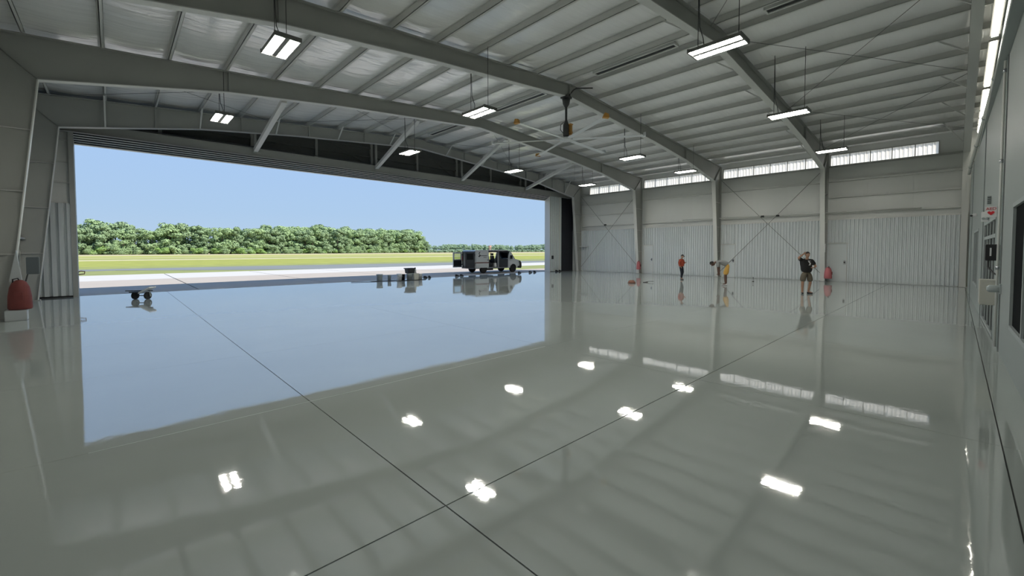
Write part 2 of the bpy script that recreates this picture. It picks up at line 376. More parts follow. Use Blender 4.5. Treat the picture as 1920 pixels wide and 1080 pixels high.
for i in range(4):
    y0, y1 = YF[i+1], YF[i]
    for z in (3.70, 4.56, 5.43) if i in (0, 3) else (3.70, 5.43):
        b = MB(); b.box((XR, y0, z-.01), (XR+.2, y1, z)); b.box((XR-.012, y0, z-.01), (XR, y1, z+.07)); b.box((XR+.0, y0, z+.06), (XR+.03, y1, z+.07))
        b.build('girt', 'steel_light', wr)
    b = MB(); b.box((XR, y0, 6.23), (XR+.24, y1, 6.26)); b.box((XR-.012, y0, 6.2), (XR, y1, 6.3)); b.build('window_sill', 'steel', wr)
    # soft insulation panels, two rows between girts
    nseg = 3
    for k in range(nseg):
        ya, yb = y0+(y1-y0)*k/nseg, y0+(y1-y0)*(k+1)/nseg
        for z0, z1 in ((3.42, 5.43), (5.44, 6.22)):
            vs = []; nn = 6
            for p in range(nn+1):
                for q in range(nn+1): vs.append((XR+.2-.03*sin(pi*p/nn)*sin(pi*q/nn)**.5, ya+.004+(yb-ya-.008)*p/nn, z0+(z1-z0)*q/nn))
            MB().add(vs, [(p*(nn+1)+q, (p+1)*(nn+1)+q, (p+1)*(nn+1)+q+1, p*(nn+1)+q+1) for p in range(nn) for q in range(nn)], True).build('insulation_panel', 'wall_vinyl', wr, org=(XR+.2, ya, z0))
for (ya, yb) in ((YF[3], YF[2]), (YF[1], YF[0])):
    MB().tube([(XR-.03, yb-.1, 6.2), (XR-.03, ya+.1, .35)], .012, 6).build('brace_rod', 'rod', wr)
    MB().tube([(XR-.03, ya+.1, 6.2), (XR-.03, yb-.1, .35)], .012, 6).build('brace_rod', 'rod', wr)
MB().tube([(XR-.08, 1.2, 3.76), (XR-.08, 5.0, 3.76), (XR-.08, 10.6, 3.78), (XR-.08, 13, 3.8)], .03, 8).build('conduit', 'steel_light', wr)
for yy in (7.2, 8.0, 19.2): MB().box((XR-.14, yy, 3.7), (XR-.04, yy+.16, 3.8)).build('conduit_valve', 'black', wr)
# clerestory windows, one per bay
n_ = 0
for i in range(4):
    y1 = YF[i]-(.78 if i == 0 else .12); y0 = YF[i+1]+(.12 if i < 3 else .88)
    n_ += 1
    wn = MB().box((XR+.17, y0, 6.28), (XR+.25, y1, 6.31)).box((XR+.17, y0, 6.90), (XR+.25, y1, 6.94)).box((XR+.17, y0, 6.3), (XR+.25, y0+.03, 6.92)).box((XR+.17, y1-.03, 6.3), (XR+.25, y1, 6.92)).build('window_%d' % n_, 'steel'); tag(wn, kind='structure')
    cnt = 6 if i else 5
    if i == 3: cnt = 5
    for k in range(cnt):
        ya, yb = y0+(y1-y0)*k/cnt, y0+(y1-y0)*(k+1)/cnt
        vs, fs = rib_sheet(5, (yb-ya-.02)/5, .6, .02, .5)
        MB().add([(XR+.23+a, ya+.01+b_, 6.305+c) for a, b_, c in vs], fs).build('pane', 'fiberglass', wn, org=(XR+.2, ya, 6.3))
        if k: MB().box((XR+.16, ya-.018, 6.3), (XR+.2, ya+.018, 6.92)).build('mullion', 'steel', wn)
# wainscot doors beside the columns
for k, (a, b_) in enumerate(ydoor):
    d = MB().box((XR-.0, a+.015, .02), (XR+.045, b_-.015, 2.06)).build('door_%d' % (k+1), 'liner'); tag(d, kind='structure')
    MB().box((XR-.05, a-.05, 2.06), (XR+.04, b_+.2, 2.1)).build('drip_cap', 'steel_light', d)
    h = MB().lathe([(.0, -.10), (.035, -.10), (.04, -.06), (.015, -.05), (.015, .01)], (XR, a+.1, 1.05), 10, 'X').build('handle', 'black', d)
    MB().box((XR-.02, a+.06, .95), (XR+.002, a+.14, 1.15)).build('lock_plate', 'chrome', h)
    b2 = MB()
    for xx in (a, b_-.02): b2.box((XR-.01, xx, 0), (XR+.06, xx+.02, 2.08))
    b2.build('door_frame', 'steel_light', d)
bk = MB().box((XR-.35, 20.9, 2.0), (XR-.02, 21.6, 2.04)).build('bracket_arm', 'steel_light', wr)

# ---- left side wall
wl = MB().box((XL-.12, -1.0, 0), (XL, YD+.7, zv(XL))).build('wall_left', 'wall_vinyl'); tag(wl, kind='structure')
for i in range(4):
    for z in (2.1, 3.7, 5.43): MB().box((XL, YF[i+1], z), (XL+.18, YF[i], z+.06)).build('girt', 'steel', wl)

# ---- gable wall round the big door
DL, DR, DH = -1.0, 25.37, 5.74
gw = MB()
gw.xz([(XL-.1, 5.95), (XR+.3, 5.95), (XR+.3, zv(XR)+.1), (CX, zv(CX)+.1), (XL-.1, zv(XL)+.1)], YD+.42, YD+.5)
gw.box((XL-.1, YD+.42, 0), (DL-.12, YD+.5, 5.95)); gw.box((DR+.1, YD+.42, 0), (XR+.3, YD+.5, 5.95))
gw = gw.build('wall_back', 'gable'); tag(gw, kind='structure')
for z in (6.95, 7.45):
    MB().box((XL, YD+.3, z), (XR, YD+.42, z+.07)).build('girt', 'gable', gw)
for x in (1.5, 4.82, 7.7, 10.68, 13.6, 16.56, 19.5, 22.48, 25.3):
    MB().box((x-.06, YD+.28, 6.3), (x+.06, YD+.42, zr(x)+.1)).build('girt_post', 'steel', gw)
for x0, x1 in ((4.9, 7.6), (10.6, 7.8), (10.8, 13.5), (16.4, 13.7)):
    MB().bar((x0, YD+.33, 6.5), (x1, YD+.33, zr(x1)-.1), .05, .05).build('gable_brace', 'gable', gw)
# header beam and raised door slats
hb = MB(); hb.box((XL+.3, YD-.20, 6.06), (XR-.6, YD-.17, 6.42)); hb.box((XL+.3, YD-.28, 6.40), (XR-.6, YD-.06, 6.42)); hb.box((XL+.3, YD-.28, 6.05), (XR-.6, YD-.06, 6.07)); hb.box((XL+.3, YD-.06, 6.09), (XR-.6, YD+.42, 6.2))
hb = hb.build('door_header', 'steel', org=(CX, YD, 6.06)); tag(hb, 'long horizontal steel header beam above the big open hangar door', 'beam')
for k in range(4):
    x = (4.82, 10.68, 16.56, 22.48)[k]
    MB().box((x-.05, YD-.28, 6.42), (x+.05, YD-.18, zr(x)-.02)).build('hanger_post', 'steel', hb)
MB().tube([(x, YD-.26, 6.47) for x in (-1, 5, 10, 15, 20, 26)], .02, 6).build('cable_run', 'cable', hb)
dr = empty('door_5', (CX, YD, DH), kind='structure')
for k in range(5):
    z = DH+.06+k*.064; y0 = YD+.30-.12*k
    MB().box((DL-.02, y0-.04, z), (DR+.02, y0+.12, z+.012)).build('door_slat', 'slat', dr)
    MB().box((DL-.02, y0+.10, z-.045), (DR+.02, y0+.115, z)).build('door_slat_web', 'black', dr)  # black strip painting the shade in the gap between slats
MB().box((DL-.02, YD+.30, DH-.03), (DR+.02, YD+.46, DH+.0)).build('bottom_bar', 'white_plastic', dr)  # white paints the daylight along the door's lower edge
# left and right ribbed jambs
def rib_x(x0, x1, n, z0, z1, y, d=.05):
    pr = []; p = (x1-x0)/n
    for k in range(n): pr += [(x0+k*p, y), (x0+k*p+p*.3, y), (x0+k*p+p*.36, y-d), (x0+k*p+p*.94, y-d)]
    pr.append((x1, y)); m_ = len(pr)
    return MB().add([(a, b_, z0) for a, b_ in pr]+[(a, b_, z1) for a, b_ in pr], [(k, k+1, m_+k+1, m_+k) for k in range(m_-1)])
jl = MB().box((DL-.14, YD-.12, 0), (DL, YD+.45, DH+.4)).build('trim_2', 'steel'); tag(jl, kind='structure')
for k in range(3):
    rib_x(XL+.02+.41*k, XL+.02+.41*(k+1), 2, .06, 3.45, YD, .09).build('jamb_sheet', 'liner', jl)
MB().box((XL, YD-.03, 3.45), (DL-.14, YD+.05, 3.5)).build('jamb_girt', 'steel_light', jl)
for z in (4.2, 4.95, 5.75): MB().box((XL, YD-.05, z), (DL-.14, YD+.1, z+.06)).build('jamb_girt', 'steel_light', jl)
MB().box((XL, YD+.02, 3.5), (DL-.14, YD+.06, 6.3)).build('jamb_back', 'wall_vinyl', jl)
MB().box((XL, YD-.06, 0), (DL-.1, YD+.02, .06)).build('base_seal', 'black', jl)
MB().tube([(DL, YD+.1, .82), (DL+.16, YD+.1, .84), (DL+.17, YD+.1, .93), (DL+.06, YD+.1, .95), (DL, YD+.1, .92)], .02, 6).build('latch_loop', 'brown_bag', jl)
jr = MB().box((DR, YD-.1, 0), (DR+.06, YD+.45, DH+.35)).build('trim_3', 'steel_light'); tag(jr, kind='structure')
for k in range(3): rib_x(DR+.06+.36*k, DR+.06+.36*(k+1), 2, .03, 6.15, YD-.02, .09).build('jamb_sheet', 'liner', jr)
MB().box((DR+1.16, YD-.1, 0), (DR+1.26, YD+.05, 6.15)).build('jamb_post', 'steel_light', jr)
MB().box((DR+1.30, YD-.1, 0), (DR+1.42, YD+.02, 6.15)).build('jamb_post', 'liner', jr)
MB().box((DR+.2, YD-.14, 1.02), (DR+.42, YD-.05, 1.3)).build('keypad', 'black', jr)
gp = MB().box((DR+1.42, YD+.1, 0), (XR, YD+.14, 6.3)).build('trim_4', 'gap'); tag(gp, kind='structure')  # near-black sheet filling the gap between jamb and column

# ---- office wall on the near right side
def oy(x): return -.643+.0112*x
OX1 = 25.6
def opanel(b, x0, x1, z0, z1, n0=0, n1=-.14):
    b.prism([(x0, z0), (x1, z0), (x1, z1), (x0, z1)], lambda a, c: (a, oy(a)+n0, c), lambda a, c: (a, oy(a)+n1, c)); return b
openings = [(5.3, 9.2, .58, 2.36), (12.1, 15.6, .02, 2.36), (18.2, 21.0, .6, 2.33)]
wf = MB(); xs = [-2.4]+[v for o_ in openings for v in o_[:2]]+[OX1]
for i in range(0, len(xs), 2): opanel(wf, xs[i], xs[i+1], 0, 5.0)
for x0, x1, z0, z1 in openings:
    opanel(wf, x0, x1, z1, 5.0)
    if z0 > .1: opanel(wf, x0, x1, 0, z0)
wf.box((OX1-.1, -1.1, 0), (OX1, oy(OX1)-.05, 5.0))
wf.box((-2.4, -.95, 4.9), (OX1, -.42, 5.0))
wf = wf.build('wall_front', 'office_paint'); tag(wf, kind='structure')
# upper partition, with an opening
up_ = MB()
up_.box((-2.4, -.92, 4.98), (17.6, -.74, 8.4)); up_.box((23.6, -.92, 4.98), (OX1, -.74, 8.4)); up_.box((17.6, -.92, 4.98), (23.6, -.74, 5.9)); up_.box((17.6, -.92, 7.3), (23.6, -.74, 8.4))
up_.box((-2.4, -1.25, 0), (XR+.3, -1.15, 8.4)); up_.box((OX1, -1.15, 0), (XR+.2, -1.1, 7.3))
upw = up_.build('upper_panel', 'office_paint', wf)
bd = MB().box((17.4, -.99, 5.85), (23.7, -.93, 7.35)).build('opening_back', 'black', wf)  # black backing paints the darkness inside the opening
for x in (3.2, 10.7, 16.1, 23.1):
    b = MB(); opanel(b, x-.012, x+.012, .0, 5.0, .004, -.02); b.build('panel_seam', 'office_seam', wf)
    b = MB(); opanel(b, x+.03, x+.09, .0, 5.0, .015, -.01); b.build('seam_batten', 'office_paint', wf)
MB().box((XR-1.6, -1.08, 0), (XR+.1, -1.05, 5.2)).build('recess_panel', 'gap', wf)  # near-black sheet, the recess's darkness is in its colour
for k, (x0, x1, z0, z1) in enumerate(openings):
    nm = 'door_6' if k == 1 else 'window_%d' % (5+k)
    b = MB(); t = .06
    opanel(b, x0, x0+t, z0, z1, .006, -.03); opanel(b, x1-t, x1, z0, z1, .006, -.03); opanel(b, x0, x1, z1-t, z1, .006, -.03); opanel(b, x0, x1, z0, z0+t, .006, -.03)
    wn = b.build(nm, 'grey_plastic'); tag(wn, kind='structure')
    for q in range(1, 3 if k != 1 else 4):
        xm = x0+(x1-x0)*q/(3 if k != 1 else 4); b = MB(); opanel(b, xm-.03, xm+.03, z0, z1, .0, -.03); b.build('mullion', 'grey_plastic', wn)
    if k == 1:
        b = MB(); opanel(b, x0, x1, 1.95, 2.02, .002, -.03); b.build('transom', 'grey_plastic', wn)
    b = MB(); opanel(b, x0+t, x1-t, z0+t, z1-t, -.025, -.035); b.build('pane', 'dark_pane', wn)  # no glass: black sheet carries the darkness of the room behind
b = MB()
pp = [(x, oy(x)+.05 if x < 25.6 else oy(25.6)+.05, 5.03) for x in (6.0, 9.5, 12.5, 16, 20, 25, 27.2)]
hp = b.tube(pp, .045, 8).build('handrail_pipe', 'steel_light', org=(15, -.5, 5.03)); tag(hp, 'long pale pipe running along the top edge of the office wall', 'pipe')
for x in (9.5, 12.5, 16, 20, 25): MB().lathe([(.06, -.05), (.06, .05)], (x, oy(x)+.05, 5.03), 8, 'X').build('coupling', 'grey_plastic', hp)
cp = MB().tube([(10.9, oy(10.9)+.03, 0.05), (10.9, oy(10.9)+.03, 4.87)], .017, 8).build('conduit', 'steel_light', org=(10.9, -.5, 0)); tag(cp, 'thin vertical conduit on the office wall right of the electrical boxes', 'pipe')
for z in (1.4, 3.2, 4.7): MB().lathe([(.026, -.03), (.026, .03)], (10.9, oy(10.9)+.03, z), 8).build('coupling', 'chrome', cp)
cp2 = MB().tube([(9.6, -.6, 7.6), (9.8, -.62, 6.4), (10.6, -.62, 5.4), (11.2, -.60, 5.2)], .045, 8).build('conduit', 'steel_light', org=(9.8, -.6, 5)); tag(cp2, 'bent grey conduit dropping from the roof above the office wall', 'pipe')
MB().lathe([(.06, -.05), (.06, .05)], (9.8, -.62, 6.4), 8).build('coupling', 'chrome', cp2)
# rolled blue tarp and dark hoses in the upper opening
tr = MB().tube([(18.0, -.78, 6.05), (20, -.76, 6.15), (23.2, -.78, 6.1)], [.12, .16, .11], 12).build('tarp_roll', 'blue_tarp', org=(20, -.78, 5.95)); tag(tr, 'rolled blue tarp lying in the upper opening of the office wall', 'tarp')
hs = MB()
for k in range(3): hs.tube([(17.8+.2*k, -.72, 6.4+.13*k), (20, -.70, 6.45+.15*k), (23.4, -.72, 6.35+.13*k)], .035, 8)
hs = hs.build('dark_hose', 'black', org=(20, -.72, 6.3)); tag(hs, 'bundle of dark hoses above the blue tarp roll', 'hose')
st = empty('strip_light', (22, -.62, 7.4), 'long glowing strip light under the roof along the top of the office wall', 'light')
for a, b_ in ((14.4, 18.1), (18.5, 22.2), (22.6, 25.0), (25.15, 26.0), (26.15, 27.0), (27.15, 28.2)):
    za, zb = zr(a)-.12, zr(b_)-.12
    MB().bar((a, -.6, za+.05), (b_, -.6, zb+.05), .2, .06).build('housing', 'housing', st)
    MB().bar((a, -.6, za), (b_, -.6, zb), .13, .04).build('strip_tube', 'strip_tube', st)
# wall-mounted boxes and signs
def wbox(name, x, z0, z1, dep, wid, m, label, cat, bev=.008):
    o = MB().box((x, oy(x), z0), (x+wid, oy(x)+dep, z1)).build(name, m, org=(x, oy(x), z0), bevel=bev); return tag(o, label, cat)
bb = wbox('junction_box', 11.0, 1.52, 1.80, .17, .3, 'black', 'black electrical box with pale label on the office wall, above the beige cabinet', 'box')
MB().box((10.993, oy(11.0)+.10, 1.6), (10.999, oy(11.0)+.12, 1.74)).build('label_plate', 'white_plastic', bb)
MB().tube([(11.3, oy(11.3)+.12, 1.52), (11.3, oy(11.3)+.12, 1.4), (11.2, oy(11.3)+.06, 1.3), (11.1, oy(11.3)+.02, 1.27)], .014, 6).build('cord', 'cable', bb)
bc = wbox('wall_cabinet', 11.2, .73, 1.17, .215, .5, 'beige_metal', 'beige metal cabinet mounted low on the office wall', 'cabinet')
MB().box((11.193, oy(11.2)+.02, .75), (11.199, oy(11.2)+.195, 1.15)).build('door', 'beige_metal', bc)
gd = MB().lathe([(.0, 0), (.055, 0), (.06, .05), (.06, .12), (.035, .15), (0, .15)], (10.6, oy(10.6)+.01, 1.06), 12, 'Y').build('wall_socket', 'grey_plastic', org=(10.6, oy(10.6), 1.06)); tag(gd, 'grey cylindrical socket sticking out of the office wall beside the cabinet', 'socket')
MB().box((10.52, oy(10.6), .98), (10.68, oy(10.6)+.02, 1.14)).build('base_plate', 'grey_plastic', gd)
s1 = wbox('aed_sign', 12.0, 2.32, 2.52, .15, .02, 'white_plastic', 'small white projecting sign with a red heart, high on the office wall', 'sign', .002)
def heart(cx, cy_, r):
    return [(cx+r*.0625*(16*sin(t)**3), cy_+r*.0625*(13*cos(t)-5*cos(2*t)-2*cos(3*t)-cos(4*t))) for t in [2*pi*k/24 for k in range(24)]]
MB().yz(heart(oy(12)+.075, 2.40, .045), 11.994, 11.999).build('heart', 'red_sign', s1)
def text_mesh(name, body, size, m, parent, loc, rot, align='CENTER'):
    cu = bpy.data.curves.new(name, 'FONT'); cu.body = body; cu.size = size; cu.extrude = .001; cu.align_x = align; cu.resolution_u = 2
    t = bpy.data.objects.new(name, cu); col.objects.link(t); bpy.context.view_layer.update()
    me = bpy.data.meshes.new_from_object(t.evaluated_get(bpy.context.evaluated_depsgraph_get())); bpy.data.objects.remove(t)
    me.transform(Euler(rot).to_matrix().to_4x4()); me.materials.clear(); me.materials.append(M[m])
    return put(name, me, parent, loc)
text_mesh('lettering', 'AED', .07, 'red_sign', s1, (11.996, oy(12)+.075, 2.455), (pi/2, 0, -pi/2))
s2 = wbox('exit_light', 14.0, 2.33, 2.55, .12, .08, 'white_plastic', 'small white emergency light on the office wall left of the heart sign', 'light', .01)
for q in (.03, .09): MB().lathe([(0, -.03), (.022, -.03), (.028, 0)], (14.0, oy(14)+q, 2.40), 10, 'X').build('lamp_head', 'grey_plastic', s2)
s3 = wbox('wall_vent', 13.6, 2.68, 2.86, .06, .12, 'grey_plastic', 'grey louvred vent above the signs on the office wall', 'vent', .004)
for q in range(4): MB().box((13.592, oy(13.6)+.005, 2.70+q*.04), (13.6, oy(13.6)+.055, 2.715+q*.04)).build('louvre', 'black', s3)
s4 = wbox('camera_bracket', 19.6, 2.75, 2.85, .1, .1, 'white_plastic', 'small white camera bracket on the office wall far end', 'camera', .01)
MB().lathe([(0, -.08), (.03, -.08), (.03, .02)], (19.6, oy(19.6)+.12, 2.78), 10, 'X').build('lens', 'black', s4)

# ------------------------------------------------------------------ rigid frames
PROF = [(14.41, 6.05), (10.3, 6.78), (6.7, 7.17), (0, 7.71)]
FL = .11
FLAB = ['rigid steel frame nearest the hangar door, crossed by four diagonal struts', 'second rigid steel frame from the door, its left column wearing a red cover',
        'middle rigid steel frame carrying the big ceiling fan', 'fourth rigid steel frame from the door, right of the bent worker', 'last rigid steel frame, standing against the office wall']
def bot(d):
    for (a, za), (b_, zb) in zip(PROF, PROF[1:]):
        if b_ <= d <= a: return zb+(za-zb)*(d-b_)/(a-b_)
    return PROF[-1][1]
def flat(b, p, q, y, t=.022, half=FL):      # flange plate between two xz points
    p = Vector((p[0], y, p[1])); q = Vector((q[0], y, q[1])); b.bar(p, q, 2*half, t, (0, 0, 1)) if abs((q-p).x) > abs((q-p).z) else b.bar(p, q, t, 2*half, (0, 1, 0))
for fi, y in enumerate(YF):
    fr = empty('rigid_frame', (CX, y, 0), FLAB[fi], 'frame')
    for sg in (-1, 1):
        X = lambda d: CX+sg*d
        OUT = 15.42; BI = 15.05
        # column
        b = MB(); b.xz([(X(BI), 0), (X(OUT), 0), (X(OUT), zr(X(OUT))-.02), (X(14.41), 6.05)], y-.006, y+.006)
        cweb = b.build('column', 'steel', fr)
        b = MB(); flat(b, (X(BI), 0), (X(14.41), 6.05), y); b.build('inner_flange', 'steel_light', cweb)
        b = MB(); flat(b, (X(OUT), 0), (X(OUT), zr(X(OUT))-.02), y); b.build('outer_flange', 'steel', cweb)
        MB().box((min(X(BI), X(OUT))-.05, y-.16, 0), (max(X(BI), X(OUT))+.05, y+.16, .02)).build('base_plate', 'steel', cweb)
        for z in (1.62, 3.2, 4.75):
            xi = BI-(BI-14.41)*z/6.05
            b = MB(); b.box((min(X(xi), X(OUT)), y-.09, z), (max(X(xi), X(OUT)), y+.09, z+.015)); b.build('stiffener', 'steel_light', cweb)
        # knee plate
        b = MB(); b.bar((X(14.41), y, 6.05), (X(OUT), y, zr(X(OUT))-.03), .18, .02, (0, 1, 0)); b = MB().prism([(0, -.09), (1, -.09), (1, .09), (0, .09)], lambda a, c: (X(14.41+(OUT-14.41)*a), y+c, 6.05+(zr(X(OUT))-6.08)*a), lambda a, c: (X(14.41+(OUT-14.41)*a)-.012, y+c, 6.05+(zr(X(OUT))-6.08)*a+.012)); b.build('knee_plate', 'steel', cweb)
        # rafter half
        b = MB(); top = [(X(OUT), zr(X(OUT))-.02), (X(0), zr(CX)-.02)]; bt = [(X(d), z) for d, z in PROF]
        b.xz([top[0]]+bt[:4]+[top[1]], y-.006, y+.006); rf = b.build('rafter', 'steel', fr)
        b = MB()
        for p, q in zip(bt, bt[1:]): flat(b, p, q, y)
        b.build('bottom_flange', 'steel_light', rf)
        b = MB(); flat(b, (top[0][0], top[0][1]+.01), (top[1][0], top[1][1]+.01), y); b.build('top_flange', 'steel', rf)
        for d in ((10.3,) if fi else (13.3, 11.8, 10.3, 8.9, 6.1, 3.3)):
            for yy in (-.085,):
                b = MB(); b.box((X(d)-.012 if fi else X(d)-.02, y-.10, bot(d)), ((X(d)+.012) if fi else X(d)+.02, y+.10, zr(X(d))-.02)); b.build('stiffener', 'steel', rf)
        if fi in (3, 4, 0):
            s2_ = 1 if fi else -1
            for k in range(1, 11, 2):
                d = .45+1.42*k
                if d < 14.2: MB().bar((X(d), y+.1*s2_, bot(d)+.02), (X(d)-.0, y+.75*s2_, zr(X(d))+.02), .05, .04).build('flange_brace', 'steel_light', rf)
    if fi == 2:
        MB().box((CX-.012, y-.1, 7.71), (CX+.012, y+.1, zr(CX)-.02)).build('ridge_plate', 'steel', fr)
# diagonal struts from the door header up to the second frame
SL = ['leftmost diagonal strut from door header up to second frame', 'second diagonal strut from the left above the door', 'third diagonal strut from the left above the door', 'rightmost diagonal strut above the door, nearest the right wall']
for k, (x0, x1) in enumerate(((4.82, 4.45), (10.68, 9.8), (16.56, 15.0), (22.48, 20.6))):
    p0, p1 = (x0, YD-.31, 6.32), (x1, YF[1]+.1, bot(abs(x1-CX))-.0)
    o = MB().bar(p0, p1, .17, .17).build('diagonal_strut', 'steel_light', org=p0); tag(o, SL[k], 'strut')
    MB().box((x0-.1, YD-.32, 6.18), (x0+.1, YD-.28, 6.42)).build('gusset', 'steel', o)

# ------------------------------------------------------------------ high-bay lights
def light_proto():
    r = empty('ceiling_light', (0, 0, 0))
    W, L_, H = .24, .52, .05
    b = MB(); b.box((-W, -L_, .025), (W, L_, H)); b.box((-W-.01, -L_, -.022), (-W+.004, L_, H)); b.box((W-.004, -L_, -.022), (W+.01, L_, H)); b.box((-W-.02, -L_-.03, -.03), (W+.02, -L_, H+.01)); b.box((-W-.02, L_, -.03), (W+.02, L_+.03, H+.01)); b.box((-.045, -L_, -.02), (.045, L_, .02)); b.build('housing', 'housing', r)
    for x in (-.2, -.145, -.09, .09, .145, .2):
        MB().tube([(x, -L_+.01, .0), (x, L_-.01, .0)], .021, 6).build('tube', 'tube', r)
    MB().box((-.06, -.2, H), (.06, .2, H+.05)).build('ballast', 'grey_plastic', r)
    return r
lp = light_proto(); first = True
LT = [(2.75, 3.7, 6.05, 'light hanging above the camera end of the room, out of the top of the frame'),
      (2.68, 10.0, 6.05, 'square bright light hanging top left, between second and middle frames'), (2.66, 16.6, 6.05, 'light hanging left above the door, just beyond the second frame'),
      (8.35, 10.3, 6.0, 'light hanging left of the ceiling fan'), (9.7, 16.9, 6.1, 'light above the door, left of the fan and low over the header'),
      (16.2, 16.95, 6.12, 'light above the door, below the fan'), (23.0, 17.0, 6.08, 'light near the door end of the right wall, farthest from the camera'),
      (17.5, 10.4, 6.0, 'light hanging right of the fan, beyond the middle frame'), (23.2, 10.45, 6.1, 'small light in front of the clerestory, at the middle frame'),
      (9.5, 3.62, 6.05, 'largest glowing light hanging near the top right, closest to the camera'), (15.75, 3.78, 6.05, 'light hanging right of centre beside the fourth frame'),
      (22.9, 3.85, 6.07, 'light hanging in front of the right wall clerestory at the fourth frame')]
for x, y, z, lab in LT:
    o = lp if first else copy_tree(lp); first = False
    o.location = (x, y, z); tag(o, lab, 'light')
for x, y, z, lab in LT:
    o = [c for c in bpy.data.objects if c.name.startswith('ceiling_light') and abs(c.location.x-x) < 1e-4 and abs(c.location.y-y) < 1e-4][0]
    for dy in (-.42, .42):
        MB().tube([(x, y+dy, z+.05), (x, y+dy, zr(x)+.02)], .008, 5).build('hanger_cable', 'cable', o, org=(x, y, z))
    MB().tube([(x+.05, y+.3, z+.1), (x+.1, y+.35, z+.35), (x+.03, y+.4, z+.6), (x, y+.42, zr(x))], .01, 5).build('power_cord', 'cable', o, org=(x, y, z))

# ------------------------------------------------------------------ big ceiling fan
FX, FY, FZ = 12.95, 10.6, 6.08
fan = empty('ceiling_fan', (FX, FY, 7.71), 'large six bladed ceiling fan with orange motor hanging from the middle frame', 'fan')
MB().box((FX-.18, FY-.14, 7.62), (FX+.18, FY+.14, 7.70)).lathe([(.06, 7.3), (.13, 7.42), (.16, 7.62)], (FX, FY, 0), 12).build('mount', 'fan_dark', fan)
MB().tube([(FX, FY, 7.45), (FX, FY, 6.75)], .045, 10).build('downrod', 'fan_dark', fan)
mo = MB().lathe([(.09, 6.15), (.12, 6.2), (.12, 6.6), (.07, 6.72), (.05, 6.78)], (FX, FY, 0), 14).build('motor', 'fan_dark', fan)
MB().box((FX+.05, FY-.18, 6.22), (FX+.16, FY-.03, 6.62)).box((FX+.02, FY-.2, 6.6), (FX+.18, FY-.02, 6.64)).box((FX+.02, FY-.2, 6.3), (FX+.18, FY-.02, 6.33)).build('gearbox', 'fan_orange', mo)
MB().tube([(FX-.08, FY+.05, 6.72), (FX-.2, FY+.1, 6.6), (FX-.22, FY+.1, 6.4), (FX-.12, FY+.05, 6.28)], .012, 6).build('cord', 'cable', mo)
MB().tube([(FX+.05, FY-.05, 7.7), (FX+.3, FY-.12, 8.0), (FX+.45, FY-.15, 8.1), (FX+.9, FY-.6, 8.1)], .025, 6).build('feed_cable', 'cable', fan)
hub = MB().lathe([(.05, 5.98), (.24, 6.0), (.26, 6.05), (.24, 6.10), (.09, 6.14)], (FX, FY, 0), 18).build('hub', 'fan_alu', fan)
for k in range(6):
    a = R(5+60*k); dx, dy = cos(a), sin(a); nx, ny = -dy, dx
    P = lambda r_, s_, z: (FX+dx*r_+nx*s_, FY+dy*r_+ny*s_, z)
    b = MB(); sec = [(-.085, .012), (-.03, .03), (.05, .02), (.09, -.012), (.0, .0)]
    b.prism(sec, lambda s_, h: P(.2, s_, 6.05+h), lambda s_, h: P(2.9, s_, 6.03+h)); bl = b.build('blade', 'fan_alu', fan)
    if k in (1, 3, 5, 0) or True:
        b = MB(); b.prism([(-.11, -.02), (.11, -.02), (.09, .10), (-.05, .13)], lambda s_, h: P(2.9, s_, 6.02+h), lambda s_, h: P(2.99, s_, 6.04+h)); b.build('winglet', 'fan_orange' if k in (1, 3, 4) else 'fan_alu', bl)

# ------------------------------------------------------------------ fire extinguisher covers
def extinguisher(x, y, z0, h, rad, m, label, sx=-1):
    r = empty('fire_extinguisher', (x, y, z0), label, 'extinguisher')
    b = MB(); b.lathe([(rad*.95, 0), (rad*1.05, .05*h), (rad, .45*h), (rad*.85, .75*h), (rad*.6, .93*h), (rad*.25, h)], (x, y, z0), 14).build('cover', m, r)
    MB().tube([(x, y, z0+h*.98), (x-.02, y-.03, z0+h*1.06), (x-.10, y-.05, z0+h*1.03), (x-.1, y-.05, z0+h*.9)], .016, 6).build('valve', 'black', r)
    MB().box((x-rad*.35, y-rad*1.06, z0+h*.35), (x+rad*.35, y-rad*.95, z0+h*.6)).build('window_patch', 'red_cloth', r)
    return r
extinguisher(-1.72, 15.85, .27, .72, .2, 'red_cloth', 'dark red extinguisher cover on the left column of the second frame')
extinguisher(27.95, 4.72, .18, .62, .17, 'pink_cloth', 'faded pink extinguisher cover on the right column beside the man in black')
extinguisher(27.85, 15.95, .32, .62, .15, 'pink_cloth', 'reddish extinguisher cover on the far right column beside the brown bag')
ws = MB().prism([(-1.90, .95), (-1.69, .95), (-1.77, 1.72)], lambda a, c: (a, 15.97, c), lambda a, c: (a+.01, 16.02, c)).build('column_guard', 'guard', org=(-1.8, 15.97, .95)); tag(ws, 'white tapered guard plate on the left column above the dark red cover', 'guard')
wb = MB().box((-1.96, 15.68, 0), (-1.60, 15.99, .26)).build('pedestal_block', 'guard', org=(-1.78, 15.85, 0), bevel=.01); tag(wb, 'white block pedestal standing on the floor below the dark red cover', 'pedestal')
jb = MB().box((-1.62, 16.04, 1.12), (-1.40, 16.14, 1.55)).build('junction_box', 'dark_box', org=(-1.5, 16.1, 1.1), bevel=.01); tag(jb, 'small dark grey electrical box above the dark red cover on left column', 'box')
MB().tube([(-1.6, 16.07, 1.12), (-1.63, 16.0, .95)], .015, 6).build('cord', 'cable', jb)
sw = MB().box((27.90, 5.0-.14, 1.6), (28.0, 5.0-.12, 2.05)).build('notice_plate', 'white_plastic', org=(27.9, 4.9, 1.6)); tag(sw, 'small pale notice plate on the right column above the pink cover', 'sign')
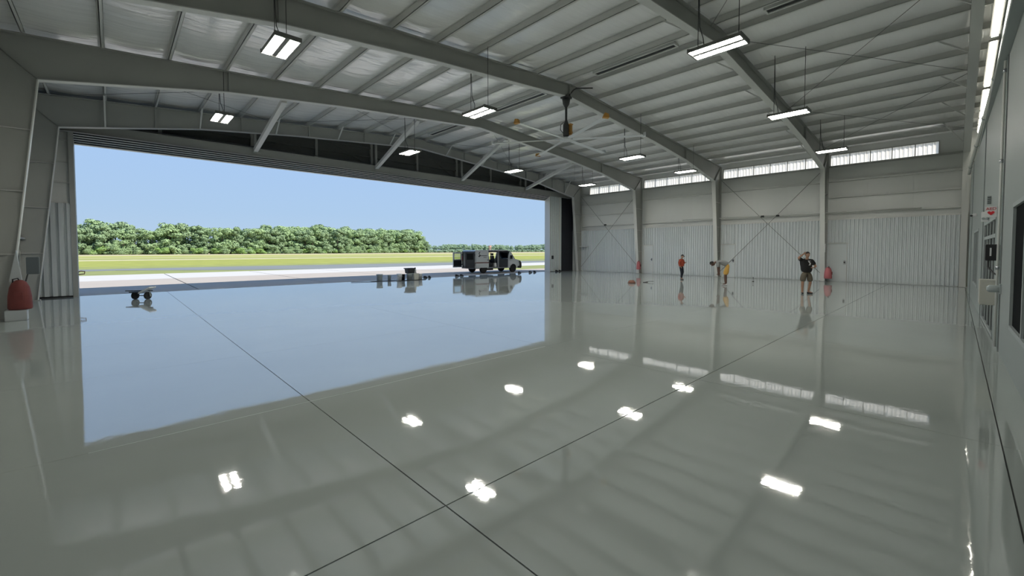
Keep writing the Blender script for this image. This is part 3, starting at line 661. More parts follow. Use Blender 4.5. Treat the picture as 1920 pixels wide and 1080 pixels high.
MB().box((27.91, 5.0-.145, 1.62), (27.94, 5.0-.141, 2.02)).build('print', 'black', sw)
# drip trays / floor bits
def bag(x, y, rx, rz, m, label, cat, name):
    b = MB(); rnd = random.Random(int(x*100)); n = 14; vs = []; fs = []
    rings = [(1, 0), (1.02, .25), (.85, .6), (.5, .9), (.1, 1)]
    for rr, hh in rings:
        for k in range(n):
            j = 1+rnd.uniform(-.15, .15); vs.append((x+rx*rr*j*cos(2*pi*k/n), y+rx*rr*j*sin(2*pi*k/n), rz*hh*(1+rnd.uniform(-.15, .15))))
    for i in range(len(rings)-1):
        for k in range(n): fs.append((i*n+k, i*n+(k+1) % n, (i+1)*n+(k+1) % n, (i+1)*n+k))
    fs.append(tuple(range(n))[::-1]); fs.append(tuple(range(4*n, 5*n)))
    o = b.add(vs, fs, True).build(name, m, org=(x, y, 0)); return tag(o, label, cat)
bag(19.56, 11.6, .19, .16, 'brown_bag', 'small crumpled brown bag on the floor left of the man in orange', 'bag', 'crumpled_bag')
tl = MB().box((20.4, 11.28, 0), (20.68, 11.42, .03)).build('scraper_blade', 'black', org=(20.5, 11.35, 0), bevel=.005); tag(tl, 'small flat black scraper on the floor right of the brown bag', 'tool')
MB().tube([(20.54, 11.35, .03), (20.6, 11.15, .06), (20.66, 10.95, .07)], .012, 6).build('handle', 'black', tl)
pk = MB().tube([(25.29, 7.58, 0), (25.29, 7.58, .2)], .012, 8).lathe([(.05, 0), (.045, .02), (.014, .03)], (25.29, 7.58, 0), 12).lathe([(.02, .2), (.02, .24)], (25.29, 7.58, 0), 8).build('floor_peg', 'black', org=(25.29, 7.58, 0)); tag(pk, 'tiny upright black peg on the floor right of the bent worker', 'peg')

# ------------------------------------------------------------------ shoes on the threshold
def shoe(x, y, rz, label):
    r = empty('work_shoe', (0, 0, 0), label, 'shoe', )
    prof = [(-.15, 0), (.16, 0), (.17, .03), (.10, .07), (.02, .09), (-.03, .13), (-.15, .13)]
    MB().xz(prof, -.05, .05).build('upper', 'black', r, org=(0, 0, 0), bevel=.012)
    MB().xy([(-.16, -.05), (.12, -.055), (.18, 0), (.12, .055), (-.16, .05)], 0, .02).build('sole', 'rubber', r, org=(0, 0, 0))
    r.location = (x, y, .006); r.rotation_euler.z = R(rz); return r
for x, y, rz, lab in ((14.1, 22.78, 20, 'black work shoe on the threshold right of the pails, left one'), (14.36, 22.72, 40, 'black work shoe on the threshold right of the pails, right one'),
                      (16.5, 22.72, -10, 'black shoe on the threshold in front of the van rear, left one'), (16.85, 22.7, 15, 'black shoe on the threshold in front of the van rear, right one'),
                      (22.26, 22.7, 5, 'black shoe on the threshold below the van nose'), (23.4, 22.65, 0, 'black shoe right of the van nose, left one of two'), (23.85, 22.62, 10, 'black shoe right of the van nose, right one of two'),
                      (26.0, 22.2, 5, 'black shoe at the foot of the right door jamb, left one'), (26.36, 22.16, 8, 'black shoe at the foot of the right door jamb, right one')):
    shoe(x, y, rz, lab)

# ------------------------------------------------------------------ pails, tote, crate, mats by the door
def pail(x, y, z, r_, h, m, label, lid=False, name='pail'):
    o = empty(name, (x, y, z), label, 'bucket')
    MB().lathe([(r_*.86, 0), (r_*.95, h*.85), (r_*1.03, h*.87), (r_*1.03, h*.93), (r_, h), (r_*.93, h), (r_*.8, h*.1)], (x, y, z), 18).build('body', m, o)
    MB().tube([(x+r_*cos(t), y-r_*.2-r_*.9*sin(t), z+h*.85-h*.35*sin(t)) for t in [pi*k/8 for k in range(9)]], .006, 5).build('bail', 'chrome', o)
    if lid: MB().lathe([(r_*1.05, h*.96), (r_*1.05, h*1.02), (r_*.9, h*1.03)], (x, y, z), 18).build('lid', m, o)
    return o
mt = MB().box((10.3, 22.0, .0), (11.9, 22.35, .02)).build('floor_mat', 'black', org=(11, 22.2, 0), bevel=.004); tag(mt, 'narrow black mat under the left pails by the door', 'mat')
mt = MB().box((11.55, 21.35, .0), (13.25, 21.95, .02)).build('floor_mat', 'black', org=(12.3, 21.6, 0), bevel=.004); tag(mt, 'black mat under the tote and the cluster of pails', 'mat')
pail(10.75, 22.15, .02, .17, .36, 'grey_plastic', 'grey pail standing alone at the left end of the pail row', True)
pail(11.35, 22.18, .02, .10, .30, 'grey_plastic', 'slim grey can between the left pail and the cluster', name='slim_can')
pail(11.68, 21.62, .02, .15, .37, 'white_plastic', 'white pail left of the black pail in the cluster', True)
pail(12.0, 21.78, .02, .115, .34, 'black', 'black pail in the middle of the cluster below the tote', False)
pail(12.31, 21.60, .02, .17, .37, 'grey_plastic', 'pale grey pail directly under the black tote', True)
pail(13.03, 21.68, .02, .16, .34, 'white_plastic', 'whitish pail at the right end of the cluster', False)
cr = MB().box((12.53, 21.45, .02), (12.82, 21.85, .38)).build('crate', 'beige_metal', org=(12.7, 21.65, .02), bevel=.01); tag(cr, 'greenish grey box between the grey pail and the right end pail', 'box')
MB().box((12.51, 21.43, .34), (12.84, 21.87, .39)).build('lid', 'beige_metal', cr)
tt = MB().prism([(12.15, 21.47), (12.55, 21.47), (12.55, 21.8), (12.15, 21.8)], lambda a, c: (a, c, .41), lambda a, c: (12.35+(a-12.35)*1.15, 21.63+(c-21.63)*1.15, .68)).build('storage_tote', 'black', org=(12.35, 21.6, .41)); tag(tt, 'black storage tote with rim stacked on top of the pails', 'tote')
MB().box((12.08, 21.41, .66), (12.62, 21.85, .71)).build('rim', 'black', tt)
cn = MB().lathe([(.07, 0), (.07, .2), (.03, .25), (.03, .28)], (12.68, 21.6, .39), 12).build('spray_can', 'white_plastic', org=(12.68, 21.6, .41)); tag(cn, 'small white bottle beside the black tote on top of the crate', 'bottle')
MB().lathe([(.033, 0), (.033, .04)], (12.68, 21.6, .69), 10).build('cap', 'black', cn)
hz = MB().tube([(9.2, 22.3, .02), (9.9, 22.1, .02), (10.6, 21.8, .02), (11.2, 21.45, .02), (11.45, 21.42, .03)], .014, 6).build('power_cable', 'cable', org=(10, 22, 0)); tag(hz, 'thin dark cable lying on the floor left of the pails', 'cable')

# ------------------------------------------------------------------ trolley left of the doorway
tx, ty = .66, 19.75
tv = empty('spreader_cart', (tx, ty, 0), 'low two wheeled spreader cart with black wheels on the floor, left in the doorway', 'cart')
D = lambda r_, s_, z: (tx+.727*r_+.687*s_, ty-.687*r_+.727*s_, z)       # r to the right as seen, s away
MB().bar(D(-.28, 0, .13), D(.28, 0, .13), .03, .03).build('axle', 'black', tv)
for s_ in (-.22, .22):
    a, b_ = Vector(D(s_-.035, 0, .13)), Vector(D(s_+.035, 0, .13))
    MB().tube([a, b_], .13, 18).build('wheel', 'tyre', tv)
MB().prism([(-.3, -.16), (.02, -.16), (.02, .16), (-.3, .16)], lambda r_, s_: D(r_, s_, .24), lambda r_, s_: D(r_, s_, .28)).build('tray', 'van_dark', tv)
MB().prism([(.0, -.14), (.4, -.14), (.4, .14), (.0, .14)], lambda r_, s_: D(r_, s_, .20+.5*r_), lambda r_, s_: D(r_, s_, .25+.5*r_)).build('tilted_board', 'white_plastic', tv)
MB().bar(D(-.6, .05, .29), D(.35, .05, .3), .04, .03).build('cross_bar', 'black', tv)
for r_ in (-.26, .3): MB().bar(D(r_-.06, .05, .3), D(r_, .02, .1), .03, .03).build('bracket', 'grey_plastic', tv)

# ------------------------------------------------------------------ van
def van():
    r = empty('van', (0, 0, 0), 'white cargo van parked outside with its rear and side doors open', 'van')
    L_, Wd, H = 4.5, 1.72, 1.74; zb = .36      # x forward, y=0 near side, y=Wd far side
    B = lambda n, m, b, par=r, bev=0: b.build(n, m, par, org=(0, 0, 0), bevel=bev)
    # side outline
    roof = [(0, 1.62), (.15, 1.72), (3.0, 1.74), (3.35, 1.66)]
    B('roof', 'van_white', MB().xz([(0, 1.64), (.1, 1.74), (3.0, 1.76), (3.4, 1.66), (3.4, 1.62), (3.0, 1.70), (0, 1.60)], .0, Wd), bev=.01)
    B('floor_pan', 'van_dark', MB().box((0, .05, .34), (3.9, Wd-.05, .44)))
    # near side: rear panel with wheel arch, open sliding door gap, pillar, door gap, fender
    def arch(cx, r_, x0, x1, z0, z1, top):
        pts = [(x0, z0)]+[(cx-r_*cos(t), z0+r_*.0+r_*sin(t)*.9) for t in [pi*k/8 for k in range(9)]]+[(x1, z0)]+top
        return pts
    side = arch(.82, .33, .0, 1.25, zb, 0, [(1.25, 1.66), (0, 1.62)])
    for y0, y1, nm in ((0, .04, 'side_panel'), (Wd-.04, Wd, 'side_panel')):
        B(nm, 'van_white', MB().xz(side, y0, y1))
    B('stripe', 'van_stripe', MB().box((.02, -.006, .72), (1.24, 0, .82))); B('lower_trim', 'van_grey', MB().box((1.25, -.01, .34), (3.1, .04, .44)))
    B('sliding_door', 'van_white', MB().box((.06, -.09, .42), (1.22, -.05, 1.6)), bev=.01)
    B('stripe', 'van_stripe', MB().box((.07, -.097, .76), (1.21, -.091, .84)))
    lg = MB().xz([(.25, 1.28), (.36, 1.36), (.34, 1.46), (.44, 1.38), (.52, 1.34), (.42, 1.27), (.34, 1.22)], -.1, -.093).box((.5, -.1, 1.3), (1.05, -.093, 1.34)).box((.72, -.1, 1.18), (1.0, -.093, 1.21)).xz([(.28, 1.45), (.36, 1.6), (.44, 1.6), (.34, 1.45)], -.1, -.093)
    B('logo', 'van_dark', lg)
    B('door_handle', 'black', MB().box((1.05, -.11, .98), (1.17, -.09, 1.02)))
    B('pillar', 'van_grey', MB().box((2.1, 0, .4), (2.26, .05, 1.68)).box((2.1, Wd-.05, .4), (2.26, Wd, 1.68)))
    B('rail', 'van_dark', MB().box((1.25, 0, 1.58), (3.1, .04, 1.70)).box((1.25, Wd-.04, 1.58), (3.1, Wd, 1.70)))
    B('far_side_lower', 'van_grey', MB().box((1.25, Wd-.04, .4), (3.2, Wd, .98)))
    B('bulkhead', 'van_dark', MB().box((1.22, .04, .44), (1.26, Wd-.04, 1.0)))
    # front clip
    prof = arch(3.66, .33, 3.0, 4.12, zb, 0, [(4.44, .40), (4.46, .68), (4.32, .92), (3.78, 1.06), (3.38, 1.62), (3.28, 1.62), (3.12, 1.1), (3.0, 1.0)])
    for y0, y1 in ((0, .05), (Wd-.05, Wd)): B('fender', 'van_white', MB().xz([p for p in prof if True], y0, y1))
    B('bonnet', 'van_white', MB().xz([(3.74, 1.05), (4.3, .92), (4.34, .88), (4.3, .84), (3.76, .98)], .05, Wd-.05))
    B('bumper', 'van_bumper', MB().xz([(4.1, .34), (4.46, .30), (4.52, .45), (4.5, .72), (4.38, .90), (4.28, .86), (4.3, .5), (4.1, .45)], -.02, Wd+.02), bev=.01)
    B('headlight', 'clear_glass', MB().xz([(4.2, .72), (4.47, .70), (4.36, .9), (4.18, .88)], -.012, .3))
    B('windscreen', 'clear_glass', MB().prism([(.08, 0), (Wd-.08, 0), (Wd-.12, 1), (.12, 1)], lambda a, t: (3.8-.46*t, a, 1.05+.58*t), lambda a, t: (3.79-.46*t, a, 1.03+.58*t)))
    B('windscreen_pillar', 'van_dark', MB().bar((3.82, .04, 1.03), (3.36, .05, 1.66), .06, .06).bar((3.82, Wd-.04, 1.03), (3.36, Wd-.05, 1.66), .06, .06))
    B('dashboard', 'black', MB().box((3.35, .06, .9), (3.75, Wd-.06, 1.06)))
    fd = B('front_door', 'van_dark', MB().prism([(2.28, .42), (3.1, .42), (3.12, 1.05), (2.28, 1.05)], lambda a, c: (a, -.02, c), lambda a, c: (a, .03, c)))
    B('window_frame', 'black', MB().bar((2.28, 0, 1.05), (2.28, 0, 1.62), .04, .04).bar((2.28, 0, 1.62), (3.1, 0, 1.62), .04, .04).bar((3.12, 0, 1.05), (3.1, 0, 1.62), .03, .03), fd)
    B('mirror', 'black', MB().box((3.28, -.26, 1.06), (3.40, -.08, 1.34)).bar((3.34, -.1, 1.12), (3.34, .02, 1.1), .04, .05), bev=.015)
    for k, (sx_, sy_) in enumerate(((1.45, .25), (1.45, 1.05), (2.5, .25), (2.5, 1.05))):
        st_ = B('seat', 'black', MB().box((sx_, sy_, .55), (sx_+.5, sy_+.5, .75)).prism([(sy_, .7), (sy_+.5, .7), (sy_+.45, 1.3), (sy_+.05, 1.3)], lambda a, c: (sx_-.1*(c-.7), a, c), lambda a, c: (sx_+.13-.1*(c-.7), a, c)), bev=.02)
        B('headrest', 'black', MB().box((sx_-.06, sy_+.12, 1.32), (sx_+.06, sy_+.38, 1.5)), st_)
    B('cooler', 'white_plastic', MB().box((2.0-.1, .1, .45), (2.2-.1, .4, .75)), bev=.02)
    # rear
    B('rear_frame', 'van_dark', MB().box((-.03, 0, .38), (.03, .07, 1.62)).box((-.03, Wd-.07, .38), (.03, Wd, 1.62)).box((-.03, 0, 1.56), (.03, Wd, 1.66)).box((-.08, -.0, .34), (.03, Wd, .44)))
    B('cargo_rack', 'van_dark', MB().box((.2, .8, .44), (1.2, Wd-.06, 1.35)).box((.1, .12, .44), (.9, .5, .9)))
    for y in (.0, Wd-.07): B('tail_light', 'red_light', MB().box((-.045, y, .95), (-.03, y+.07, 1.3)))
    B('cargo_item', 'white_plastic', MB().box((.1, .15, .92), (.35, .42, 1.1)), bev=.01)
    for y, nm in ((-.02, 'near'), (Wd+.02, 'far')):
        d = B('rear_door', 'van_dark' if nm == 'near' else 'van_white', MB().box((-.84, y-.02, .42), (-.04, y+.02, 1.04)).box((-.84, y-.02, 1.48), (-.04, y+.02, 1.58)).box((-.84, y-.02, 1.0), (-.72, y+.02, 1.5)).box((-.16, y-.02, 1.0), (-.04, y+.02, 1.5)))  # near door's dark colour is painted shade on a white door
        B('pane', 'dark_glass' if nm == 'near' else 'clear_glass', MB().box((-.73, y-.008, 1.02), (-.15, y+.008, 1.49)), d)
        if nm == 'far': B('inner_panel', 'black', MB().box((-.78, y-.035, .5), (-.1, y-.021, .98)), d)
        B('hinge', 'black', MB().box((-.08, y-.03, .6), (.0, y+.03, .68)).box((-.08, y-.03, 1.35), (.0, y+.03, 1.43)), d)
    for wx in (.82, 3.66):
        for y0, y1 in ((-.01, .2), (Wd-.2, Wd+.01)):
            wh = B('wheel', 'tyre', MB().lathe([(.2, y0), (.27, y0), (.3, y0+.03), (.3, y1-.03), (.27, y1), (.2, y1)], (wx, 0, .3), 20, 'Y'))
            B('rim', 'van_grey', MB().lathe([(.0, y0+.01), (.17, y0+.005), (.2, y0+.03), (.2, y1-.03), (.17, y1-.005), (0, y1-.01)], (wx, 0, .3), 14, 'Y'), wh)
    B('underbody', 'black', MB().box((1.3, .3, .2), (1.9, 1.2, .34)))
    r.location = (19.42, 24.55, 0); r.rotation_euler.z = R(-5)
van()
tw = MB()
for a, b_ in ((-.5, -.5), (.5, -.5), (-.5, .5), (.5, .5)): tw.tube([(149+a, 175+b_, 0), (149+a*.6, 175+b_*.6, 4.2)], .12, 5)
for z in (1, 2, 3): tw.box((148.5, 174.5, z), (149.5, 175.5, z+.12))
tw.box((148.4, 174.4, 3.6), (149.6, 175.6, 4.5)); tw = tw.build('airfield_mast', 'mast_pink', org=(149, 175, 0)); tag(tw, 'distant red lattice mast in the field behind the van roof', 'mast')

# ------------------------------------------------------------------ trees
def tree_mesh(seed, shape, n=4200):
    rnd = random.Random(seed); b = MB(); H = 1.0
    blobs = []
    if shape == 'round':
        for k in range(34):
            h = rnd.uniform(.05, .97); rad = .40*math.sqrt(max(.05, 1-((h-.48)/.56)**2)); a = rnd.uniform(0, 2*pi); q = rad*math.sqrt(rnd.random())
            blobs.append((q*cos(a), q*sin(a), h, rnd.uniform(.09, .15)))
    elif shape == 'pine':
        for k in range(40):
            h = .04+.94*rnd.random()**1.0; rad = .36*(1-h)**.45+.05; a = rnd.uniform(0, 2*pi); q = rad*rnd.uniform(.3, 1)
            blobs.append((q*cos(a), q*sin(a), h, rnd.uniform(.07, .12)))
    else:
        for k in range(16):
            h = rnd.uniform(.15, .75); a = rnd.uniform(0, 2*pi); q = rnd.uniform(0, .55)
            blobs.append((q*cos(a), q*sin(a), h*(1-q*.6), rnd.uniform(.14, .26)))
    vs = []; fs = []
    per = n//len(blobs)
    for bx, by, bz, br in blobs:
        for _ in range(per):
            d = Vector((rnd.gauss(0, 1), rnd.gauss(0, 1), rnd.gauss(.25, 1))).normalized()
            p = Vector((bx, by, bz))+Vector((d.x*br*1.25, d.y*br*1.25, d.z*br*.75))*rnd.uniform(.7, 1.05)
            nrm = (d+Vector((rnd.uniform(-.5, .5), rnd.uniform(-.5, .5), rnd.uniform(-.2, .7)))).normalized()
            t1 = nrm.orthogonal().normalized(); t2 = nrm.cross(t1); s_ = rnd.uniform(.02, .042); ang = rnd.uniform(0, pi); u_ = t1*cos(ang)+t2*sin(ang); w_ = nrm.cross(u_)
            o = len(vs); vs += [p-u_*s_, p+w_*s_*.6, p+u_*s_, p-w_*s_*.6]; fs.append((o, o+1, o+2, o+3))
    b.add(vs, fs, False)
    t = MB().tube([(0, 0, 0), (.01, 0, .3), (0, .01, .8)], [.028, .022, .006], 6)
    return b, t
protos = {}
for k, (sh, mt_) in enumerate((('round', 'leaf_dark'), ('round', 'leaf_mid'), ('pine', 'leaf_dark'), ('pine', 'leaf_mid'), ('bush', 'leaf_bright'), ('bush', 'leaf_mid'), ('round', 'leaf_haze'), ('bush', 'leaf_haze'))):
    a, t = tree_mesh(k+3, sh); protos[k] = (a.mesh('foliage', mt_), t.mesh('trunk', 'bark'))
def tree(k, x, y, h, wf_, label, group, name):
    r = empty(name, (x, y, -.06), label, 'tree' if name != 'bush' else 'bush', group)
    f_ = put('foliage', protos[k][0], r, (x, y, -.06)); g_ = put('trunk', protos[k][1], r, (x, y, -.06))
    for o in (f_, g_): o.scale = (h*wf_, h*wf_, h); o.rotation_euler.z = random.uniform(0, 6.3)
def line_pt(t):   # base line of the forest, t in 0..1
    P_ = [(-40, 288), (56, 288), (120, 305), (204, 345), (300, 372), (440, 400)]
    L_ = [0]
    for a, b_ in zip(P_, P_[1:]): L_.append(L_[-1]+math.dist(a, b_))
    s_ = t*L_[-1]
    for i in range(len(P_)-1):
        if s_ <= L_[i+1]:
            q = (s_-L_[i])/(L_[i+1]-L_[i]); return P_[i][0]+(P_[i+1][0]-P_[i][0])*q, P_[i][1]+(P_[i+1][1]-P_[i][1])*q
    return P_[-1]
def pxu(x, y):
    d = Vector((x, y, 0)); return 960+F_PX*d.dot(rt)/d.dot(fw), d.dot(fw)
def topv(u):   # skyline height in the photograph's pixels above the horizon
    T = [(100, 52), (150, 53), (215, 50), (250, 50), (280, 38), (330, 53), (380, 45), (460, 42), (530, 45), (560, 44), (630, 44), (700, 38), (730, 37), (775, 38), (800, 14), (830, 14), (900, 13), (960, 11), (1000, 13), (1050, 12)]
    for (a, va), (b_, vb) in zip(T, T[1:]):
        if a <= u <= b_: return va+(vb-va)*(u-a)/(b_-a)
    return 45 if u < 100 else 12
rnd = random.Random(11)
N = 92
GR_A, GR_B, GR_C = 'tall trees of the forest edge beyond the field', 'low bushes along the foot of the forest', 'hazy distant trees right of the tall forest'
for row, off in ((1, 12), (0, 0)):
    for i in range(N):
        x, y = line_pt(min(1, max(0, (i+rnd.uniform(-.3, .3))/N))); x += rnd.uniform(-2, 2); y += off+rnd.uniform(-3, 3)
        u, dep = pxu(x, y)
        if u > 1060: continue
        h = topv(u)*dep/F_PX+1.7
        if topv(u) < 16:
            if row: continue
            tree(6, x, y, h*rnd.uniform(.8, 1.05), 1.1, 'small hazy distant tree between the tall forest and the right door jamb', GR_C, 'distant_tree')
        else:
            k = rnd.choice([0, 0, 1, 2, 3, 1]); nm = 'leafy_tree' if k < 2 else 'pine_tree'
            lab = ('dark green broadleaf tree in the forest edge', 'mid green broadleaf tree in the forest edge', 'dark green pine in the forest edge', 'mid green pine in the forest edge')[k]
            tree(k, x, y, h*rnd.uniform(.86, 1.06)*(1.03 if row else .96), rnd.uniform(.8, 1.1), lab+' beyond the airfield', lab+' group', nm)
for i in range(110):
    x, y = line_pt((i+rnd.uniform(-.3, .3))/110); y -= 5+rnd.uniform(-1, 2); u, dep = pxu(x, y)
    if u > 1060: continue
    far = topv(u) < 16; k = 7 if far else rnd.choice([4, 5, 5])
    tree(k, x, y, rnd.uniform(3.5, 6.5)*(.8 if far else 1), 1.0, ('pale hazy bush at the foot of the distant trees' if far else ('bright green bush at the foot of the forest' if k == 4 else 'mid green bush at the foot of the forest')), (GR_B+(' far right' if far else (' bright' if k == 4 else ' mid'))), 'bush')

# ------------------------------------------------------------------ people
def skin(name, m, verts, edges, radii, parent, sub=2, root=0, flat_=None):
    me = bpy.data.meshes.new(name); me.from_pydata([Vector(v) for v in verts], edges, [])
    o = bpy.data.objects.new(name, me); col.objects.link(o)
    md = o.modifiers.new('s', 'SKIN'); md.use_smooth_shade = True; md.branch_smoothing = .4
    for i, r_ in enumerate(radii):
        sv = me.skin_vertices[0].data[i]; sv.radius = (r_, r_) if not isinstance(r_, tuple) else r_; sv.use_root = (i == root)
    if sub: ms = o.modifiers.new('u', 'SUBSURF'); ms.levels = sub; ms.render_levels = sub
    bpy.context.view_layer.update()
    nm = bpy.data.meshes.new_from_object(o.evaluated_get(bpy.context.evaluated_depsgraph_get())); bpy.data.objects.remove(o)
    nm.name = name; nm.materials.clear(); nm.materials.append(M[m]); nm.polygons.foreach_set('use_smooth', [True]*len(nm.polygons))
    return put(name, nm, parent, wloc(parent))
def person(loc, ang, J, look, label, cloth, skin_m='skin'):
    """J: joints in local metres, x right, y forward (the way the person faces), z up"""
    r = empty('person', (0, 0, 0), label, 'person')
    V = {k: Vector(v) for k, v in J.items()}
    names = ['pelvis', 'belly', 'chest', 'neck', 'hipL', 'kneeL', 'ankL', 'toeL', 'hipR', 'kneeR', 'ankR', 'toeR', 'shL', 'elL', 'wrL', 'pmL', 'shR', 'elR', 'wrR', 'pmR', 'neck2']
    rad = [.06, .07, .09, .06, .045, .058, .04, .035, .045, .058, .04, .035, .062, .043, .028, .034, .062, .043, .028, .034, .055]
    bw_ = look.get('bulk', 1); hem = cloth.get('hem', -.45); lw = cloth.get('lw', 1)
    V['pmL'] = V['wrL']+(V['wrL']-V['elL']).normalized()*.075; V['pmR'] = V['wrR']+(V['wrR']-V['elR']).normalized()*.075
    V['neck2'] = V['neck']+(V['head']-V['neck'])*.5
    idx = {n: i for i, n in enumerate(names)}
    E_ = [('pelvis', 'belly'), ('belly', 'chest'), ('chest', 'neck'), ('neck', 'neck2')]+[(a+s_, b_+s_) for s_ in 'LR' for a, b_ in (('hip', 'knee'), ('knee', 'ank'), ('ank', 'toe'), ('sh', 'el'), ('el', 'wr'), ('wr', 'pm'))]+[('pelvis', 'hipL'), ('pelvis', 'hipR'), ('chest', 'shL'), ('chest', 'shR')]
    rad = [q*(bw_ if i in (0, 1, 2, 4, 8) else 1) for i, q in enumerate(rad)]
    body = skin('body', skin_m, [V[n] for n in names], [(idx[a], idx[b_]) for a, b_ in E_], rad, r)
    # fingers
    for s_ in 'LR':
        d = (V['pm'+s_]-V['wr'+s_]).normalized(); sd_ = d.cross(look.get('palm'+s_, Vector((0, 1, 0)))).normalized(); nn = sd_.cross(d)
        for q, (o_, ln) in enumerate(((-.03, .07), (-.01, .08), (.01, .077), (.03, .06))):
            p = V['pm'+s_]+sd_*o_; skin('finger', skin_m, [p-d*.03, p+d*ln*.45+nn*.008, p+d*ln*.8+nn*.028], [(0, 1), (1, 2)], [.010, .009, .007], r, 1)
        p = V['wr'+s_]+d*.03+sd_*(-.032); skin('thumb', skin_m, [p, p-sd_*.025+d*.03, p-sd_*.03+d*.06+nn*.012], [(0, 1), (1, 2)], [.012, .010, .008], r, 1)
    # head
    H_ = V['head']; f_ = look['face'].normalized(); ri = f_.cross(look.get('up', Vector((0, 0, 1)))).normalized(); u_ = ri.cross(f_)
    def hp_(a, b_, c): return H_+ri*a+f_*b_+u_*c
    def ell(c, ra, rb, rc, n=14, m_=10, fn=None):
        vs = []; fs = []
        for i in range(m_+1):
            t = pi*i/m_
            for k in range(n):
                p = 2*pi*k/n; a, b_, z = sin(t)*cos(p), sin(t)*sin(p), cos(t)
                if fn: a, b_, z = fn(a, b_, z)
                vs.append(hp_(c[0]+a*ra, c[1]+b_*rb, c[2]+z*rc))
        for i in range(m_):
            for k in range(n): fs.append((i*n+k, i*n+(k+1) % n, (i+1)*n+(k+1) % n, (i+1)*n+k))
        return vs, fs
    hd = MB(); vs, fs = ell((0, 0, 0), .078, .098, .118, 16, 12, lambda a, b_, z: (a*(1-.22*max(0, -z)), b_*(1-.05*max(0, -z))+(.08*max(0, -z)), z)); hd.add(vs, fs, True)
    vs, fs = ell((0, .098, -.012), .014, .022, .024, 8, 6); hd.add(vs, fs, True)
    for sx_ in (-1, 1): vs, fs = ell((sx_*.08, -.005, 0), .012, .022, .032, 8, 6); hd.add(vs, fs, True)
    hdo = hd.build('head', skin_m, r, org=(0, 0, 0))
    for sx_ in (-1, 1):
        vs, fs = ell((sx_*.032, .086, .016), .013, .008, .008, 8, 6); eo = MB().add(vs, fs, True).build('eye', 'eye_white', hdo, org=(0, 0, 0))
    vs, fs = ell((0, .09, -.055), .026, .008, .007, 8, 6); MB().add(vs, fs, True).build('mouth', 'red_cloth', hdo, org=(0, 0, 0))
    vs, fs = ell((0, -.012, .022), .085, .104, .112, 16, 10, lambda a, b_, z: (a, min(b_, .55+.3*z) if z < .55 else b_, max(z, -.35 if b_ < .1 else .30))); MB().add(vs, fs, True).build(cloth['hat'][0], cloth['hat'][1], r, org=(0, 0, 0))
    if cloth['hat'][0] == 'cap':
        vs = [hp_(.07*cos(t), .07+.11*sin(t), .055) for t in [pi*k/8 for k in range(9)]]+[hp_(.07*cos(t), .07+.11*sin(t), .066) for t in [pi*k/8 for k in range(9)]]
        MB().add(vs, [tuple(range(9)), tuple(range(9, 18))[::-1]]+[(k, k+1, k+10, k+9) for k in range(8)]).build('cap_peak', cloth['hat'][1], r, org=(0, 0, 0))
    # shirt
    e1 = cloth.get('sleeve', .7)
    sv = [V['pelvis']+(V['belly']-V['pelvis'])*hem, V['belly'], V['chest'], V['chest']+(V['neck']-V['chest'])*.65, V['shL'], V['shL']+(V['elL']-V['shL'])*e1, V['shR'], V['shR']+(V['elR']-V['shR'])*e1]
    sb = look.get('shirt', 1)*bw_; rr = [.158*sb, .162*sb, .160*sb**.6, .085, .088, .07, .088, .07]; se = [(0, 1), (1, 2), (2, 3), (2, 4), (4, 5), (2, 6), (6, 7)]
    if e1 >= 1:
        sv += [V['elL']+(V['wrL']-V['elL'])*.85, V['elR']+(V['wrR']-V['elR'])*.85]; rr += [.045, .045]; se += [(5, 8), (7, 9)]
    skin('shirt', cloth['shirt'], sv, se, rr, r)
    # trousers
    k1 = cloth.get('leg', 1.0)
    lv = [V['pelvis']+(V['belly']-V['pelvis'])*.4, V['pelvis']]; le = [(0, 1)]; lr = [.140*bw_, .142*bw_]
    for s_ in 'LR':
        i = len(lv); lv += [V['hip'+s_]]; lr += [.098*bw_]; le += [(1, i)]
        if k1 <= 1: lv += [V['hip'+s_]+(V['knee'+s_]-V['hip'+s_])*k1*.5, V['hip'+s_]+(V['knee'+s_]-V['hip'+s_])*k1]; lr += [.104*bw_*lw, .092*bw_*lw]; le += [(i, i+1), (i+1, i+2)]
        else: lv += [V['knee'+s_], V['ank'+s_]+Vector((0, 0, .03))]; lr += [.082, .062]; le += [(i, i+1), (i+1, i+2)]
    skin('trousers' if k1 > 1 else 'shorts', cloth['legs'], lv, le, lr, r, 2, 1)
    for s_ in 'LR':
        a, t = V['ank'+s_], V['toe'+s_]; d = Vector((t.x-a.x, t.y-a.y, 0)).normalized(); base = Vector((a.x, a.y, 0))
        skin('shoe', cloth['shoes'], [base-d*.055+Vector((0, 0, .042)), base+d*.06+Vector((0, 0, .044)), base+d*.17+Vector((0, 0, .033))], [(0, 1), (1, 2)], [.046, .045, .036], r, 2)
    if cloth.get('extra'): cloth['extra'](r, V, hp_)
    r.location = loc; r.rotation_euler.z = ang; r.scale = (look['s'],)*3
    return r
# facing angle: local +y is forward; yaw so that +y points along the wanted ground direction
def face_ang(dx, dy): return math.atan2(dy, dx)-pi/2
VR = Vector((.727, -.687)); VF = Vector((.687, .727))
